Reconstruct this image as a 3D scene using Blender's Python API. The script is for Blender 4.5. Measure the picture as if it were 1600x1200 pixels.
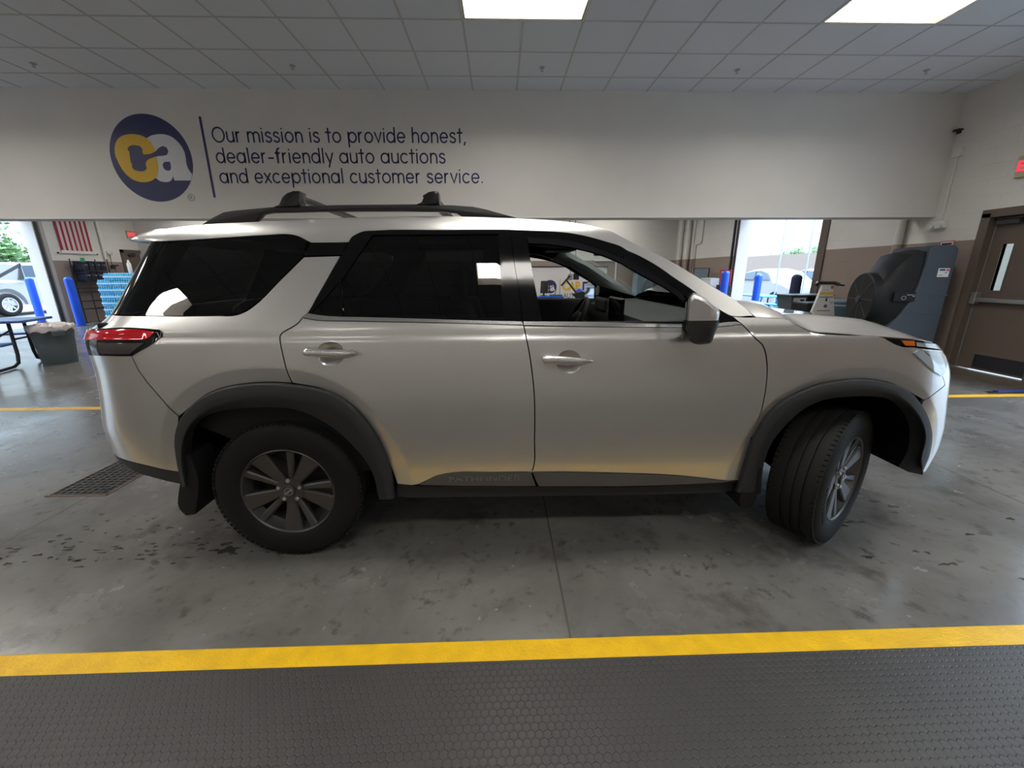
import bpy, bmesh, math, random
from mathutils import Vector, Matrix, geometry
random.seed(7)
for _o in list(bpy.data.objects): bpy.data.objects.remove(_o)
SC = bpy.context.scene
COL = SC.collection
PI = math.pi

# ------------------------------------------------------------------ camera
def look(pitch, yaw, roll):
    cy, sy, cp, sp = math.cos(yaw), math.sin(yaw), math.cos(pitch), math.sin(pitch)
    f = Vector((sy*cp, cy*cp, -sp)); r = Vector((cy, -sy, 0)); u = r.cross(f)
    r2 = r*math.cos(roll) + u*math.sin(roll); u2 = u*math.cos(roll) - r*math.sin(roll)
    return Matrix((r2, u2, -f)).transposed().to_4x4()
cam = bpy.data.cameras.new('camera')
cam.sensor_fit = 'HORIZONTAL'; cam.sensor_width = 36.0
cam.lens = 36.0*633.23/1600.0
cam.clip_start = .05; cam.clip_end = 300
camo = bpy.data.objects.new('camera', cam); COL.objects.link(camo)
camo.matrix_world = Matrix.Translation((0, 0, 1.47)) @ look(.269504, .0278584, -.0055107)
SC.camera = camo

# ------------------------------------------------------------------ world, exposure
SC.view_settings.view_transform = 'Standard'
SC.view_settings.look = 'None'
SC.view_settings.gamma = 1.0
SC.view_settings.use_curve_mapping = False
SC.view_settings.exposure = 0.22
SC.cycles.use_denoising = True
SC.cycles.max_bounces = 8
SC.cycles.diffuse_bounces = 4
SC.cycles.glossy_bounces = 4
SC.cycles.transparent_max_bounces = 12
SC.cycles.caustics_reflective = False
SC.cycles.caustics_refractive = False
SC.cycles.sample_clamp_indirect = 4.0
W = bpy.data.worlds.new('daylight'); SC.world = W; W.use_nodes = True
_n = W.node_tree.nodes; _l = W.node_tree.links; _bg = _n['Background']; _bg.inputs[1].default_value = 1.7
# overcast sky: pale at the horizon, several times brighter overhead
_tc = _n.new('ShaderNodeTexCoord'); _sx = _n.new('ShaderNodeSeparateXYZ'); _l.new(_tc.outputs['Generated'], _sx.inputs[0])
_rp = _n.new('ShaderNodeValToRGB'); _l.new(_sx.outputs[2], _rp.inputs[0])
_rp.color_ramp.elements[0].position = .0; _rp.color_ramp.elements[0].color = (.50, .60, .635, 1)
_rp.color_ramp.elements[1].position = .75; _rp.color_ramp.elements[1].color = (3.6, 4.7, 6.2, 1)
_e = _rp.color_ramp.elements.new(.16); _e.color = (.62, .75, .82, 1)
_e = _rp.color_ramp.elements.new(.40); _e.color = (2.2, 2.9, 3.7, 1)
_l.new(_rp.outputs[0], _bg.inputs[0])
def portal(name, loc, rot, sx, sy):
    l = bpy.data.lights.new(name, 'AREA'); l.shape = 'RECTANGLE'; l.size = sx; l.size_y = sy
    l.cycles.is_portal = True
    o = bpy.data.objects.new(name, l); COL.objects.link(o); o.location = loc; o.rotation_euler = rot
sun = bpy.data.lights.new('sun', 'SUN'); sun.energy = 1.0; sun.angle = .02; sun.color = (1, .96, .9)
suno = bpy.data.objects.new('sun', sun); COL.objects.link(suno)
suno.rotation_euler = (math.radians(35), math.radians(8), math.radians(30))
LAMP_POWER = 24.0

# ------------------------------------------------------------------ room numbers
H_C = 3.90            # ceiling
X_R, X_L = 6.70, -13.2
Y_B, Z_B = 6.50, 2.253  # drop wall between the lanes
Y_F, Y_N = 16.0, -9.5
TX, TY = -.338, 4.874   # ceiling grid origin
TS = .6065
portal('daylight_right', (X_R+.05, 2.2, 1.6), (0, PI/2, 0), 3.2, 3.6)
portal('daylight_left', (X_L-.05, 2.2, 1.6), (0, -PI/2, 0), 3.2, 3.6)
portal('daylight_right_far', (X_R+.05, 10.3, 1.6), (0, PI/2, 0), 3.2, 3.2)
portal('daylight_left_far', (X_L-.05, 11.0, 1.6), (0, -PI/2, 0), 3.2, 3.2)

# ------------------------------------------------------------------ materials
def mat(name, col=(.5, .5, .5), rough=.5, metal=0.0, coat=0.0, coat_rough=.05, noise=0.0, nscale=8.0, bump=0.0, bscale=60.0,
        emit=None, estr=0.0, spec=.5, rvar=0.0):
    m = bpy.data.materials.new(name); m.use_nodes = True
    n = m.node_tree.nodes; l = m.node_tree.links; b = n['Principled BSDF']
    b.inputs['Base Color'].default_value = (*col, 1); b.inputs['Roughness'].default_value = rough
    b.inputs['Metallic'].default_value = metal; b.inputs['Coat Weight'].default_value = coat
    b.inputs['Coat Roughness'].default_value = coat_rough; b.inputs['Specular IOR Level'].default_value = spec
    if emit:
        b.inputs['Emission Color'].default_value = (*emit, 1); b.inputs['Emission Strength'].default_value = estr
    if noise or bump or rvar:
        tc = n.new('ShaderNodeTexCoord')
    if noise or rvar:
        t = n.new('ShaderNodeTexNoise'); t.inputs['Scale'].default_value = nscale; t.inputs['Detail'].default_value = 6
        l.new(tc.outputs['Object'], t.inputs['Vector'])
    if noise:
        mx = n.new('ShaderNodeMix'); mx.data_type = 'RGBA'
        mx.inputs[6].default_value = (*[c*(1-noise) for c in col], 1); mx.inputs[7].default_value = (*[min(1, c*(1+noise)) for c in col], 1)
        l.new(t.outputs['Fac'], mx.inputs[0]); l.new(mx.outputs[2], b.inputs['Base Color'])
    if rvar:
        mr = n.new('ShaderNodeMapRange'); mr.inputs[1].default_value = .3; mr.inputs[2].default_value = .7
        mr.inputs[3].default_value = max(0, rough-rvar); mr.inputs[4].default_value = rough+rvar
        l.new(t.outputs['Fac'], mr.inputs[0]); l.new(mr.outputs[0], b.inputs['Roughness'])
    if bump:
        t2 = n.new('ShaderNodeTexNoise'); t2.inputs['Scale'].default_value = bscale; t2.inputs['Detail'].default_value = 3
        l.new(tc.outputs['Object'], t2.inputs['Vector'])
        bp = n.new('ShaderNodeBump'); bp.inputs['Strength'].default_value = bump; bp.inputs['Distance'].default_value = .01
        l.new(t2.outputs['Fac'], bp.inputs['Height']); l.new(bp.outputs[0], b.inputs['Normal'])
    return m
def glass(name, tint, rough=.0):
    m = bpy.data.materials.new(name); m.use_nodes = True
    n = m.node_tree.nodes; l = m.node_tree.links; n.remove(n['Principled BSDF'])
    tr = n.new('ShaderNodeBsdfTransparent'); tr.inputs[0].default_value = (*tint, 1)
    gl = n.new('ShaderNodeBsdfGlossy'); gl.inputs['Roughness'].default_value = rough; gl.inputs[0].default_value = (1, 1, 1, 1)
    fr = n.new('ShaderNodeFresnel'); ge = n.new('ShaderNodeNewGeometry'); io = n.new('ShaderNodeMapRange')
    io.inputs[3].default_value = 1.5; io.inputs[4].default_value = 1/1.5; l.new(ge.outputs['Backfacing'], io.inputs[0]); l.new(io.outputs[0], fr.inputs[0])
    mx = n.new('ShaderNodeMixShader')
    l.new(fr.outputs[0], mx.inputs[0]); l.new(tr.outputs[0], mx.inputs[1]); l.new(gl.outputs[0], mx.inputs[2])
    l.new(mx.outputs[0], n['Material Output'].inputs[0])
    return m

# ------------------------------------------------------------------ objects
def wloc(o):
    v = Vector((0, 0, 0))
    while o is not None:
        v += o.location; o = o.parent
    return v
def tag(o, label=None, cat=None, group=None, kind=None):
    if label: o['label'] = label
    if cat: o['category'] = cat
    if group: o['group'] = group
    if kind: o['kind'] = kind
    return o
def thing(name, label, cat, loc=(0, 0, 0), rz=0.0, group=None):
    o = bpy.data.objects.new(name, None); COL.objects.link(o); o.location = loc; o.rotation_euler = (0, 0, rz)
    o.empty_display_size = .1
    return tag(o, label, cat, group)
def dup(root, loc, label=None, rz=None):
    r = root.copy(); COL.objects.link(r); r.location = loc
    if rz is not None: r.rotation_euler = (0, 0, rz)
    if label: r['label'] = label
    for ch in list(root.children):
        c = ch.copy(); COL.objects.link(c); c.parent = r
        for g in list(ch.children):
            d = g.copy(); COL.objects.link(d); d.parent = c
    return r
class MB:
    def __init__(s): s.v = []; s.f = []; s.m = []; s.n = {}
    def add(s, vs, fs, mi=0):
        k = len(s.v); s.v += [tuple(p) for p in vs]; s.f += [tuple(i+k for i in f) for f in fs]; s.m += [mi]*len(fs); return s
    def box(s, x0, x1, y0, y1, z0, z1, mi=0, M=None):
        vs = [Vector((x, y, z)) for x in (x0, x1) for y in (y0, y1) for z in (z0, z1)]
        if M: vs = [M @ p for p in vs]
        return s.add(vs, [(0, 1, 3, 2), (4, 6, 7, 5), (0, 4, 5, 1), (2, 3, 7, 6), (0, 2, 6, 4), (1, 5, 7, 3)], mi)
    def prism(s, poly, d, mi=0):
        """poly: list of 3-d points, d: extrusion vector"""
        n = len(poly); d = Vector(d); a = [Vector(p) for p in poly]; b = [p+d for p in a]
        return s.add(a+b, [tuple(range(n))[::-1], tuple(range(n, 2*n))]+[(i, (i+1) % n, (i+1) % n+n, i+n) for i in range(n)], mi)
    def loft(s, rings, closed=True, cap0=False, cap1=False, mi=0):
        n = len(rings[0]); vs = [p for r in rings for p in r]; fs = []
        for k in range(len(rings)-1):
            for i in range(n if closed else n-1):
                j = (i+1) % n; fs.append((k*n+i, k*n+j, (k+1)*n+j, (k+1)*n+i))
        if cap0: fs.append(tuple(range(n))[::-1])
        if cap1: fs.append(tuple(range((len(rings)-1)*n, len(rings)*n)))
        return s.add(vs, fs, mi)
    def lathe(s, prof, c=(0, 0, 0), ax='z', n=24, cap=True, mi=0, a0=0, a1=2*PI):
        full = abs(a1-a0-2*PI) < 1e-6; rings = []
        for r, h in prof:
            ring = []
            for i in range(n if full else n+1):
                a = a0+(a1-a0)*i/n; p = (r*math.cos(a), r*math.sin(a), h)
                if ax == 'y': p = (p[0], h, p[1])
                elif ax == 'x': p = (h, p[0], p[1])
                ring.append((p[0]+c[0], p[1]+c[1], p[2]+c[2]))
            rings.append(ring)
        return s.loft(rings, full, cap and full, cap and full, mi)
    def tube(s, pts, r, n=10, mi=0, cap=True, closed=False):
        P = [Vector(p) for p in pts]; rings = []; up = None; N = len(P)
        R = r if isinstance(r, (list, tuple)) else [r]*N
        for i, p in enumerate(P):
            if closed: t = (P[(i+1) % N]-P[i-1]).normalized()
            else: t = (P[min(i+1, N-1)]-P[max(i-1, 0)]).normalized()
            if up is None: up = t.orthogonal().normalized()
            up = (up - t*up.dot(t)).normalized(); w = t.cross(up)
            rings.append([p+up*R[i]*math.cos(2*PI*k/n)+w*R[i]*math.sin(2*PI*k/n) for k in range(n)])
        if closed: rings.append(rings[0])
        return s.loft(rings, True, cap and not closed, cap and not closed, mi)
    def ball(s, c, r, n=12, mi=0, sc=(1, 1, 1)):
        prof = []
        rings = []
        for i in range(1, n):
            t = PI*i/n; rings.append([(c[0]+sc[0]*r*math.sin(t)*math.cos(2*PI*k/(2*n)), c[1]+sc[1]*r*math.sin(t)*math.sin(2*PI*k/(2*n)), c[2]-sc[2]*r*math.cos(t)) for k in range(2*n)])
        return s.loft(rings, True, True, True, mi)
    def build(s, name, m, parent=None, smooth=35, bevel=0.0, local=False, seg=2, label=None):
        me = bpy.data.meshes.new(name)
        off = Vector((0, 0, 0)) if local or parent is None else wloc(parent)
        me.from_pydata([Vector(p)-off for p in s.v], [], s.f)
        ms = m if isinstance(m, (list, tuple)) else [m]
        for q in ms: me.materials.append(q)
        me.polygons.foreach_set('material_index', s.m)
        bm = bmesh.new(); bm.from_mesh(me)
        bmesh.ops.recalc_face_normals(bm, faces=bm.faces)
        if bevel:
            es = [e for e in bm.edges if len(e.link_faces) == 2 and e.calc_face_angle(0) > .6]
            bmesh.ops.bevel(bm, geom=es, offset=bevel, segments=seg, profile=.5, affect='EDGES', clamp_overlap=True)
        bm.to_mesh(me); bm.free()
        if smooth:
            me.polygons.foreach_set('use_smooth', [True]*len(me.polygons)); me.set_sharp_from_angle(angle=math.radians(smooth))
        o = bpy.data.objects.new(name, me); COL.objects.link(o)
        if parent is not None: o.parent = parent
        if label: o['label'] = label
        return o
def circ(c, r, n=24, ax='y', a0=0.0, a1=2*PI):
    out = []
    for i in range(n):
        a = a0+(a1-a0)*i/n; u, v = r*math.cos(a), r*math.sin(a)
        out.append((c[0]+u, c[1], c[2]+v) if ax == 'y' else (c[0]+u, c[1]+v, c[2]) if ax == 'z' else (c[0], c[1]+u, c[2]+v))
    return out
def text(name, s, m, parent, size, M, depth=.001, align='CENTER', bold=0.0, sx=1.0, label=None):
    """lettering: a text laid out at the given placement, turned into a mesh"""
    cu = bpy.data.curves.new(name, 'FONT'); cu.body = s; cu.size = size; cu.extrude = depth; cu.align_x = align; cu.align_y = 'CENTER'; cu.offset = bold
    t = bpy.data.objects.new(name+'_c', cu); COL.objects.link(t)
    bpy.context.view_layer.update()
    me = bpy.data.meshes.new_from_object(t.evaluated_get(bpy.context.evaluated_depsgraph_get()))
    bpy.data.objects.remove(t); bpy.data.curves.remove(cu)
    M = M @ Matrix.Diagonal((sx, 1, 1, 1))
    off = wloc(parent) if parent is not None else Vector((0, 0, 0))
    me.transform(Matrix.Translation(-off) @ M); me.materials.clear(); me.materials.append(m); me.name = name
    o = bpy.data.objects.new(name, me); COL.objects.link(o)
    if parent is not None: o.parent = parent
    if label: o['label'] = label
    return o
FACE_NEAR = Matrix.Rotation(PI/2, 4, 'X')                       # lettering that faces -Y
FACE_LEFT = Matrix(((0, 0, -1, 0), (-1, 0, 0, 0), (0, 1, 0, 0), (0, 0, 0, 1)))    # faces -X, reads towards -Y
FACE_RIGHT = Matrix(((0, 0, 1, 0), (1, 0, 0, 0), (0, 1, 0, 0), (0, 0, 0, 1)))     # faces +X, reads towards +Y
# ------------------------------------------------------------------ room materials
def wall_mat(name, along, lower=(.30, .235, .20), upper=(.75, .72, .68), block=True, split=1.875):
    m = mat(name, upper, .55); n = m.node_tree.nodes; l = m.node_tree.links; b = n['Principled BSDF']
    tc = n.new('ShaderNodeTexCoord'); sp = n.new('ShaderNodeSeparateXYZ'); l.new(tc.outputs['Object'], sp.inputs[0])
    nz = n.new('ShaderNodeTexNoise'); nz.inputs['Scale'].default_value = 2.5; nz.inputs['Detail'].default_value = 5
    l.new(tc.outputs['Object'], nz.inputs['Vector'])
    def tone(c):
        x = n.new('ShaderNodeMix'); x.data_type = 'RGBA'
        x.inputs[6].default_value = (*[k*.94 for k in c], 1); x.inputs[7].default_value = (*[k*1.05 for k in c], 1)
        l.new(nz.outputs['Fac'], x.inputs[0]); return x.outputs[2]
    if split:
        gt = n.new('ShaderNodeMath'); gt.operation = 'GREATER_THAN'; gt.inputs[1].default_value = split; l.new(sp.outputs[2], gt.inputs[0])
        mx = n.new('ShaderNodeMix'); mx.data_type = 'RGBA'; l.new(gt.outputs[0], mx.inputs[0])
        l.new(tone(lower), mx.inputs[6]); l.new(tone(upper), mx.inputs[7]); l.new(mx.outputs[2], b.inputs['Base Color'])
    else: l.new(tone(upper), b.inputs['Base Color'])
    if block:
        cb = n.new('ShaderNodeCombineXYZ'); l.new(sp.outputs[0 if along == 'x' else 1], cb.inputs[0]); l.new(sp.outputs[2], cb.inputs[1])
        br = n.new('ShaderNodeTexBrick'); br.inputs['Scale'].default_value = 1; br.inputs['Brick Width'].default_value = .406
        br.inputs['Row Height'].default_value = .2035; br.inputs['Mortar Size'].default_value = .006; br.inputs['Mortar Smooth'].default_value = .3
        l.new(cb.outputs[0], br.inputs['Vector'])
        bp = n.new('ShaderNodeBump'); bp.invert = True; bp.inputs['Strength'].default_value = .55; bp.inputs['Distance'].default_value = .006
        l.new(br.outputs['Fac'], bp.inputs['Height']); l.new(bp.outputs[0], b.inputs['Normal'])
    return m
def floor_mat():
    m = mat('polished_concrete', (.2, .2, .2), .3); n = m.node_tree.nodes; l = m.node_tree.links; b = n['Principled BSDF']
    tc = n.new('ShaderNodeTexCoord'); sp = n.new('ShaderNodeSeparateXYZ'); l.new(tc.outputs['Object'], sp.inputs[0])
    def noise(sc, det, rough=.55, dist=0.0):
        t = n.new('ShaderNodeTexNoise'); t.inputs['Scale'].default_value = sc; t.inputs['Detail'].default_value = det
        t.inputs['Roughness'].default_value = rough; t.inputs['Distortion'].default_value = dist
        l.new(tc.outputs['Object'], t.inputs['Vector']); return t.outputs['Fac']
    def ramp(src, a, c):
        r = n.new('ShaderNodeMapRange'); r.interpolation_type = 'SMOOTHSTEP'; r.inputs[1].default_value = a; r.inputs[2].default_value = c; l.new(src, r.inputs[0]); return r.outputs[0]
    def mix(f, A, B):
        x = n.new('ShaderNodeMix'); x.data_type = 'RGBA'; l.new(f, x.inputs[0])
        for i, c in ((6, A), (7, B)):
            if isinstance(c, tuple): x.inputs[i].default_value = (*c, 1)
            else: l.new(c, x.inputs[i])
        return x.outputs[2]
    c = mix(ramp(noise(1.3, 8, .62, .4), .3, .7), (0.105, 0.100, 0.093), (0.164, 0.159, 0.148))
    c = mix(ramp(noise(14, 6, .6), .56, .72), c, (0.087, 0.083, 0.076))
    c = mix(ramp(noise(3.1, 7, .62, .3), .52, .72), c, (0.073, 0.069, 0.063))
    c = mix(ramp(noise(7.3, 6, .6, .2), .60, .68), c, (0.081, 0.076, 0.070))
    c = mix(ramp(noise(21, 3, .5), .70, .76), c, (0.231, 0.227, 0.217))
    # saw-cut joints running across the lane
    for x0 in (.275, -2.84, -5.95, -9.07, 3.39, 6.5):
        s = n.new('ShaderNodeMath'); s.operation = 'SUBTRACT'; s.inputs[1].default_value = x0; l.new(sp.outputs[0], s.inputs[0])
        a = n.new('ShaderNodeMath'); a.operation = 'ABSOLUTE'; l.new(s.outputs[0], a.inputs[0])
        c = mix(ramp(a.outputs[0], .007, .002), c, (.07, .066, .06))
    l.new(c, b.inputs['Base Color'])
    r = n.new('ShaderNodeMapRange'); r.inputs[1].default_value = .2; r.inputs[2].default_value = .8; r.inputs[3].default_value = .13; r.inputs[4].default_value = .34
    l.new(noise(2.2, 6, .6), r.inputs[0]); l.new(r.outputs[0], b.inputs['Roughness'])
    bp = n.new('ShaderNodeBump'); bp.inputs['Strength'].default_value = .12; bp.inputs['Distance'].default_value = .01
    l.new(noise(9, 5), bp.inputs['Height']); l.new(bp.outputs[0], b.inputs['Normal'])
    return m
def hex_mat():
    """raised hexagon studs of the rubber matting"""
    m = mat('hex_rubber', (.052, .05, .049), .46); n = m.node_tree.nodes; l = m.node_tree.links; b = n['Principled BSDF']
    tc = n.new('ShaderNodeTexCoord')
    def vm(op, a, c=None):
        x = n.new('ShaderNodeVectorMath'); x.operation = op
        for i, s in enumerate((a, c)):
            if s is None: continue
            if isinstance(s, tuple): x.inputs[i].default_value = s
            else: l.new(s, x.inputs[i])
        return x
    def ma(op, a, c=0.0):
        x = n.new('ShaderNodeMath'); x.operation = op
        for i, s in enumerate((a, c)):
            if isinstance(s, float): x.inputs[i].default_value = s
            else: l.new(s, x.inputs[i])
        return x.outputs[0]
    S = (1.0, 1.7320508, 1.0); Hh = (.5, .8660254, 0.0)
    p = vm('MULTIPLY', tc.outputs['Object'], (36.0, 36.0, 0.0)).outputs[0]
    p = vm('ADD', p, (2000.0, 1732.0508, 0.0)).outputs[0]
    a = vm('SUBTRACT', vm('MODULO', p, S).outputs[0], Hh).outputs[0]
    c = vm('SUBTRACT', vm('MODULO', vm('ADD', p, Hh).outputs[0], S).outputs[0], Hh).outputs[0]
    la = vm('LENGTH', a).outputs[1]; lc = vm('LENGTH', c).outputs[1]
    mx = n.new('ShaderNodeMix'); mx.data_type = 'VECTOR'; l.new(ma('LESS_THAN', lc, la), mx.inputs[0]); l.new(a, mx.inputs[4]); l.new(c, mx.inputs[5])
    g = vm('ABSOLUTE', mx.outputs[1]).outputs[0]
    sp = n.new('ShaderNodeSeparateXYZ'); l.new(g, sp.inputs[0])
    d = ma('MAXIMUM', vm('DOT_PRODUCT', g, (.5, .8660254, 0.0)).outputs[1], sp.outputs[0])
    r = n.new('ShaderNodeMapRange'); r.interpolation_type = 'SMOOTHSTEP'; r.inputs[1].default_value = .47; r.inputs[2].default_value = .38; l.new(d, r.inputs[0])
    bp = n.new('ShaderNodeBump'); bp.inputs['Strength'].default_value = .45; bp.inputs['Distance'].default_value = .004
    l.new(r.outputs[0], bp.inputs['Height']); l.new(bp.outputs[0], b.inputs['Normal'])
    nz = n.new('ShaderNodeTexNoise'); nz.inputs['Scale'].default_value = 3; nz.inputs['Detail'].default_value = 5; l.new(tc.outputs['Object'], nz.inputs['Vector'])
    k = n.new('ShaderNodeMix'); k.data_type = 'RGBA'; k.inputs[6].default_value = (.029, .027, .026, 1); k.inputs[7].default_value = (.050, .047, .045, 1)
    l.new(nz.outputs['Fac'], k.inputs[0]); l.new(k.outputs[2], b.inputs['Base Color'])
    return m
M_WALLS = wall_mat('painted_block', 'y'); M_WALLF = wall_mat('painted_block_far', 'x')
M_DROP = wall_mat('painted_drywall', 'x', upper=(.76, .73, .69), block=False, split=0)
M_FLOOR = floor_mat(); M_HEX = hex_mat()
M_YEL = mat('yellow_paint', (.84, .47, .008), .42, noise=.30, nscale=11, bump=.25, bscale=90)
M_YEL2 = mat('worn_yellow_paint', (.74, .42, .03), .4, noise=.2, nscale=9)
M_TILE = mat('ceiling_tile', (.80, .84, .91), .8, noise=.05, nscale=160, bump=.25, bscale=220)  # bluish tint in the colour stands in for bounced daylight
M_TBAR = mat('ceiling_grid', (.56, .57, .59), .5)  # coloured darker than the tiles for the shade along their edges
M_CREAM = mat('light_well', (.17, .155, .13), .5)
M_LAMP = mat('lamp_lens', (.9, .9, .9), .5, emit=(1.0, .965, .90), estr=LAMP_POWER)
M_WHITE = mat('white_paint', (.78, .77, .75), .45)
M_STEEL = mat('galvanised_steel', (.45, .45, .46), .4, metal=.8)
M_DARK = mat('dark_metal', (.03, .03, .032), .45)
M_BROWN = mat('brown_door_paint', (.128, .098, .078), .42, noise=.06)
M_BLACK = mat('black_plastic', (.016, .016, .017), .42)
M_RED = mat('exit_red', (.6, .02, .03), .4, emit=(1.0, .03, .07), estr=1.3)
M_NAVY = mat('navy_vinyl', (.024, .028, .115), .42)
M_YLOGO = mat('yellow_vinyl', (.80, .48, .012), .42)
M_WLOGO = mat('white_vinyl', (.78, .78, .80), .42)
M_GROUND = mat('yard_concrete', (.17, .17, .17), .8, noise=.12, nscale=1.2)
M_TAN = mat('tan_block', (.24, .185, .15), .85, noise=.1)

# ------------------------------------------------------------------ structure
def struct(name, mb, m, smooth=0, bevel=0.0):
    return tag(mb.build(name, m, None, smooth, bevel), kind='structure')
struct('floor', MB().box(X_L-.4, X_R+.4, Y_N, Y_F, -.12, 0), M_FLOOR)
struct('ground_outside', MB().box(-70, 70, -40, 90, -.30, -.125), M_GROUND)
struct('apron_right', MB().box(X_R+.4, 30, -8, 40, -.13, -.015), M_GROUND)
struct('apron_left', MB().box(-34, X_L-.4, -8, 40, -.13, -.015), M_GROUND)
TH = .33
def side_wall(name, x0, x1, ops):
    mb = MB(); y = Y_N
    for a, b, zt in ops:
        mb.box(x0, x1, y, a, 0, H_C); mb.box(x0, x1, a, b, zt, H_C); y = b
    mb.box(x0, x1, y, Y_F, 0, H_C)
    return struct(name, mb, M_WALLS)
side_wall('wall_right', X_R, X_R+TH, [(.4, 4.15, 3.3), (4.83, 5.74, 2.15), (8.75, 11.85, 3.1)])
side_wall('wall_left', X_L-TH, X_L, [(.4, 4.15, 3.3), (9.3, 12.66, 3.1)])
struct('wall_far', MB().box(X_L-TH, X_R+TH, Y_F, Y_F+.3, 0, H_C), M_WALLF)
struct('wall_near', MB().box(X_L-TH, X_R+TH, Y_N-.3, Y_N, 0, H_C), wall_mat('near_wall_paint', 'x', upper=(.80, .77, .73), block=False, split=0))  # unseen wall, kept pale all over to throw light on the car side
struct('wall_drop', MB().box(X_L, X_R, Y_B, Y_B+.32, Z_B, H_C), M_DROP)
struct('trim_drop_edge', MB().box(X_L, X_R, Y_B-.006, Y_B, Z_B-.004, Z_B+.022), M_WHITE)
# garage door frames: steel angle, track and jamb lining
def jamb(name, xw, sgn, y, side):
    mb = MB(); a, b = sorted((xw, xw+sgn*TH))
    s = side
    mb.box(a, b, *sorted((y, y+s*.03)), 0, 3.05)
    return struct(name, mb, mat(name+'_paint', (.62, .56, .52), .5))
jamb('trim_1', X_R, 1, 11.82, 1); jamb('trim_2', X_L, -1, 12.63, 1)
struct('trim_3', MB().box(X_R-.03, X_R+.02, 8.56, 8.75, 0, 3.2), M_BROWN)
struct('trim_4', MB().box(X_R-.02, X_R+.02, 11.86, 11.92, 0, 3.2).box(X_R-.05, X_R-.01, 12.0, 12.06, 0, 3.2), M_DARK)
struct('trim_5', MB().box(X_L-.02, X_L+.02, 12.66, 12.74, 0, 3.2), M_DARK)
struct('trim_6', MB().box(X_L-.02, X_L+.05, 12.76, 12.86, 0, 3.2), mat('track_grey', (.42, .40, .38), .5))
# ceiling: lay-in tiles, with openings where the lights sit
LIGHT_CELLS = []
for k in range(-3, 2):
    for j in (-22, -16, -10, -5, -1, 5, 11, 16):  # some unseen rows are added as fill for car side and far lane
        if (j, k) == (-1, -1): continue
        LIGHT_CELLS.append((6*k-3, j) if (j, k) == (-10, -1) else (6*k, j))
hole = set()
for i, j in LIGHT_CELLS: hole |= {(i, j), (i+1, j)}
i0, i1 = math.ceil((X_L-TX)/TS)-1, int((X_R-TX)/TS)+1
j0, j1 = math.ceil((Y_N-TY)/TS)-1, int((Y_F-TY)/TS)+1
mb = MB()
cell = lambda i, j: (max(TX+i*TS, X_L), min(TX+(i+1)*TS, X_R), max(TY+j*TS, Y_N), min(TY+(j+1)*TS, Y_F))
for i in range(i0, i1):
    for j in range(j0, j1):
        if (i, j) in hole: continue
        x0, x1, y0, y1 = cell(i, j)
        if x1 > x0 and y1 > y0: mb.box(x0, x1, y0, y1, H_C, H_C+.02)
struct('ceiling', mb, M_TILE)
mb = MB()
for i in range(i0, i1):
    x = TX+i*TS
    if not X_L < x < X_R: continue
    for j in range(j0, j1):
        x0, x1, y0, y1 = cell(max(i, i0), j)
        if (i, j) in hole and (i-1, j) in hole: continue
        mb.box(x-.010, x+.010, y0, y1, H_C-.004, H_C)
for j in range(j0, j1):
    y = TY+j*TS
    if Y_N < y < Y_F: mb.box(X_L, X_R, y-.010, y+.010, H_C-.0035, H_C)
struct('ceiling_grid', mb, M_TBAR)
# the deck above, so no sky leaks in
struct('ceiling_deck', MB().box(X_L-TH, X_R+TH, Y_N-.3, Y_F+.3, H_C+.45, H_C+.6), M_WHITE)
struct('ceiling_fascia', MB().box(X_L-TH, X_R+TH, Y_N-.3, Y_N, H_C, H_C+.5).box(X_L-TH, X_R+TH, Y_F, Y_F+.3, H_C, H_C+.5)
       .box(X_L-TH, X_L, Y_N, Y_F, H_C, H_C+.5).box(X_R, X_R+TH, Y_N, Y_F, H_C, H_C+.5), M_WHITE)
# painted lines
struct('yellow_lane_line', MB().box(X_L, X_R-.02, 4.462, 4.562, 0, .0015), M_YEL2)

# ------------------------------------------------------------------ rubber matting with its yellow edge
mt = thing('rubber_mat', 'dark grey hexagon-studded rubber walkway mat with a yellow front edge', 'mat', (0, .3, 0))
MB().box(-9, 6.4, -1.2, 1.237, .0, .009).build('mat_surface', M_HEX, mt, 0)
MB().prism([(-9, 1.337, 0), (-9, 1.330, .004), (-9, 1.237, .010), (-9, 1.237, 0)], (15.4, 0, 0)).build('yellow_edge', M_YEL, mt, 0, label='yellow bevelled mat edge')

# ------------------------------------------------------------------ recessed ceiling lights
def ceiling_light(i, j, label):
    x0, y0 = TX+i*TS, TY+j*TS; x1, y1 = x0+2*TS, y0+TS; d = .16
    t = thing('ceiling_light', label, 'ceiling light', ((x0+x1)/2, (y0+y1)/2, H_C), group='recessed ceiling lights')
    e = .014
    mb = MB()
    for a in ((x0+e, x0+e+.012, y0+e, y1-e), (x1-e-.012, x1-e, y0+e, y1-e), (x0+e+.012, x1-e-.012, y0+e, y0+e+.012), (x0+e+.012, x1-e-.012, y1-e-.012, y1-e)):
        mb.box(*a, H_C-.002, H_C+d)
    mb.build('light_well', M_CREAM, t, 0)
    mb = MB()
    for a in ((x0-.002, x0+e, y0, y1), (x1-e, x1+.002, y0, y1), (x0, x1, y0, y0+e), (x0, x1, y1-e, y1)): mb.box(*a, H_C-.006, H_C+.01)
    mb.build('light_trim', M_WHITE, t, 0)
    MB().box(x0+e, x1-e, y0+e, y1-e, H_C+d, H_C+d+.012).build('lamp_lens', M_LAMP, t, 0)
    return t
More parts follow.
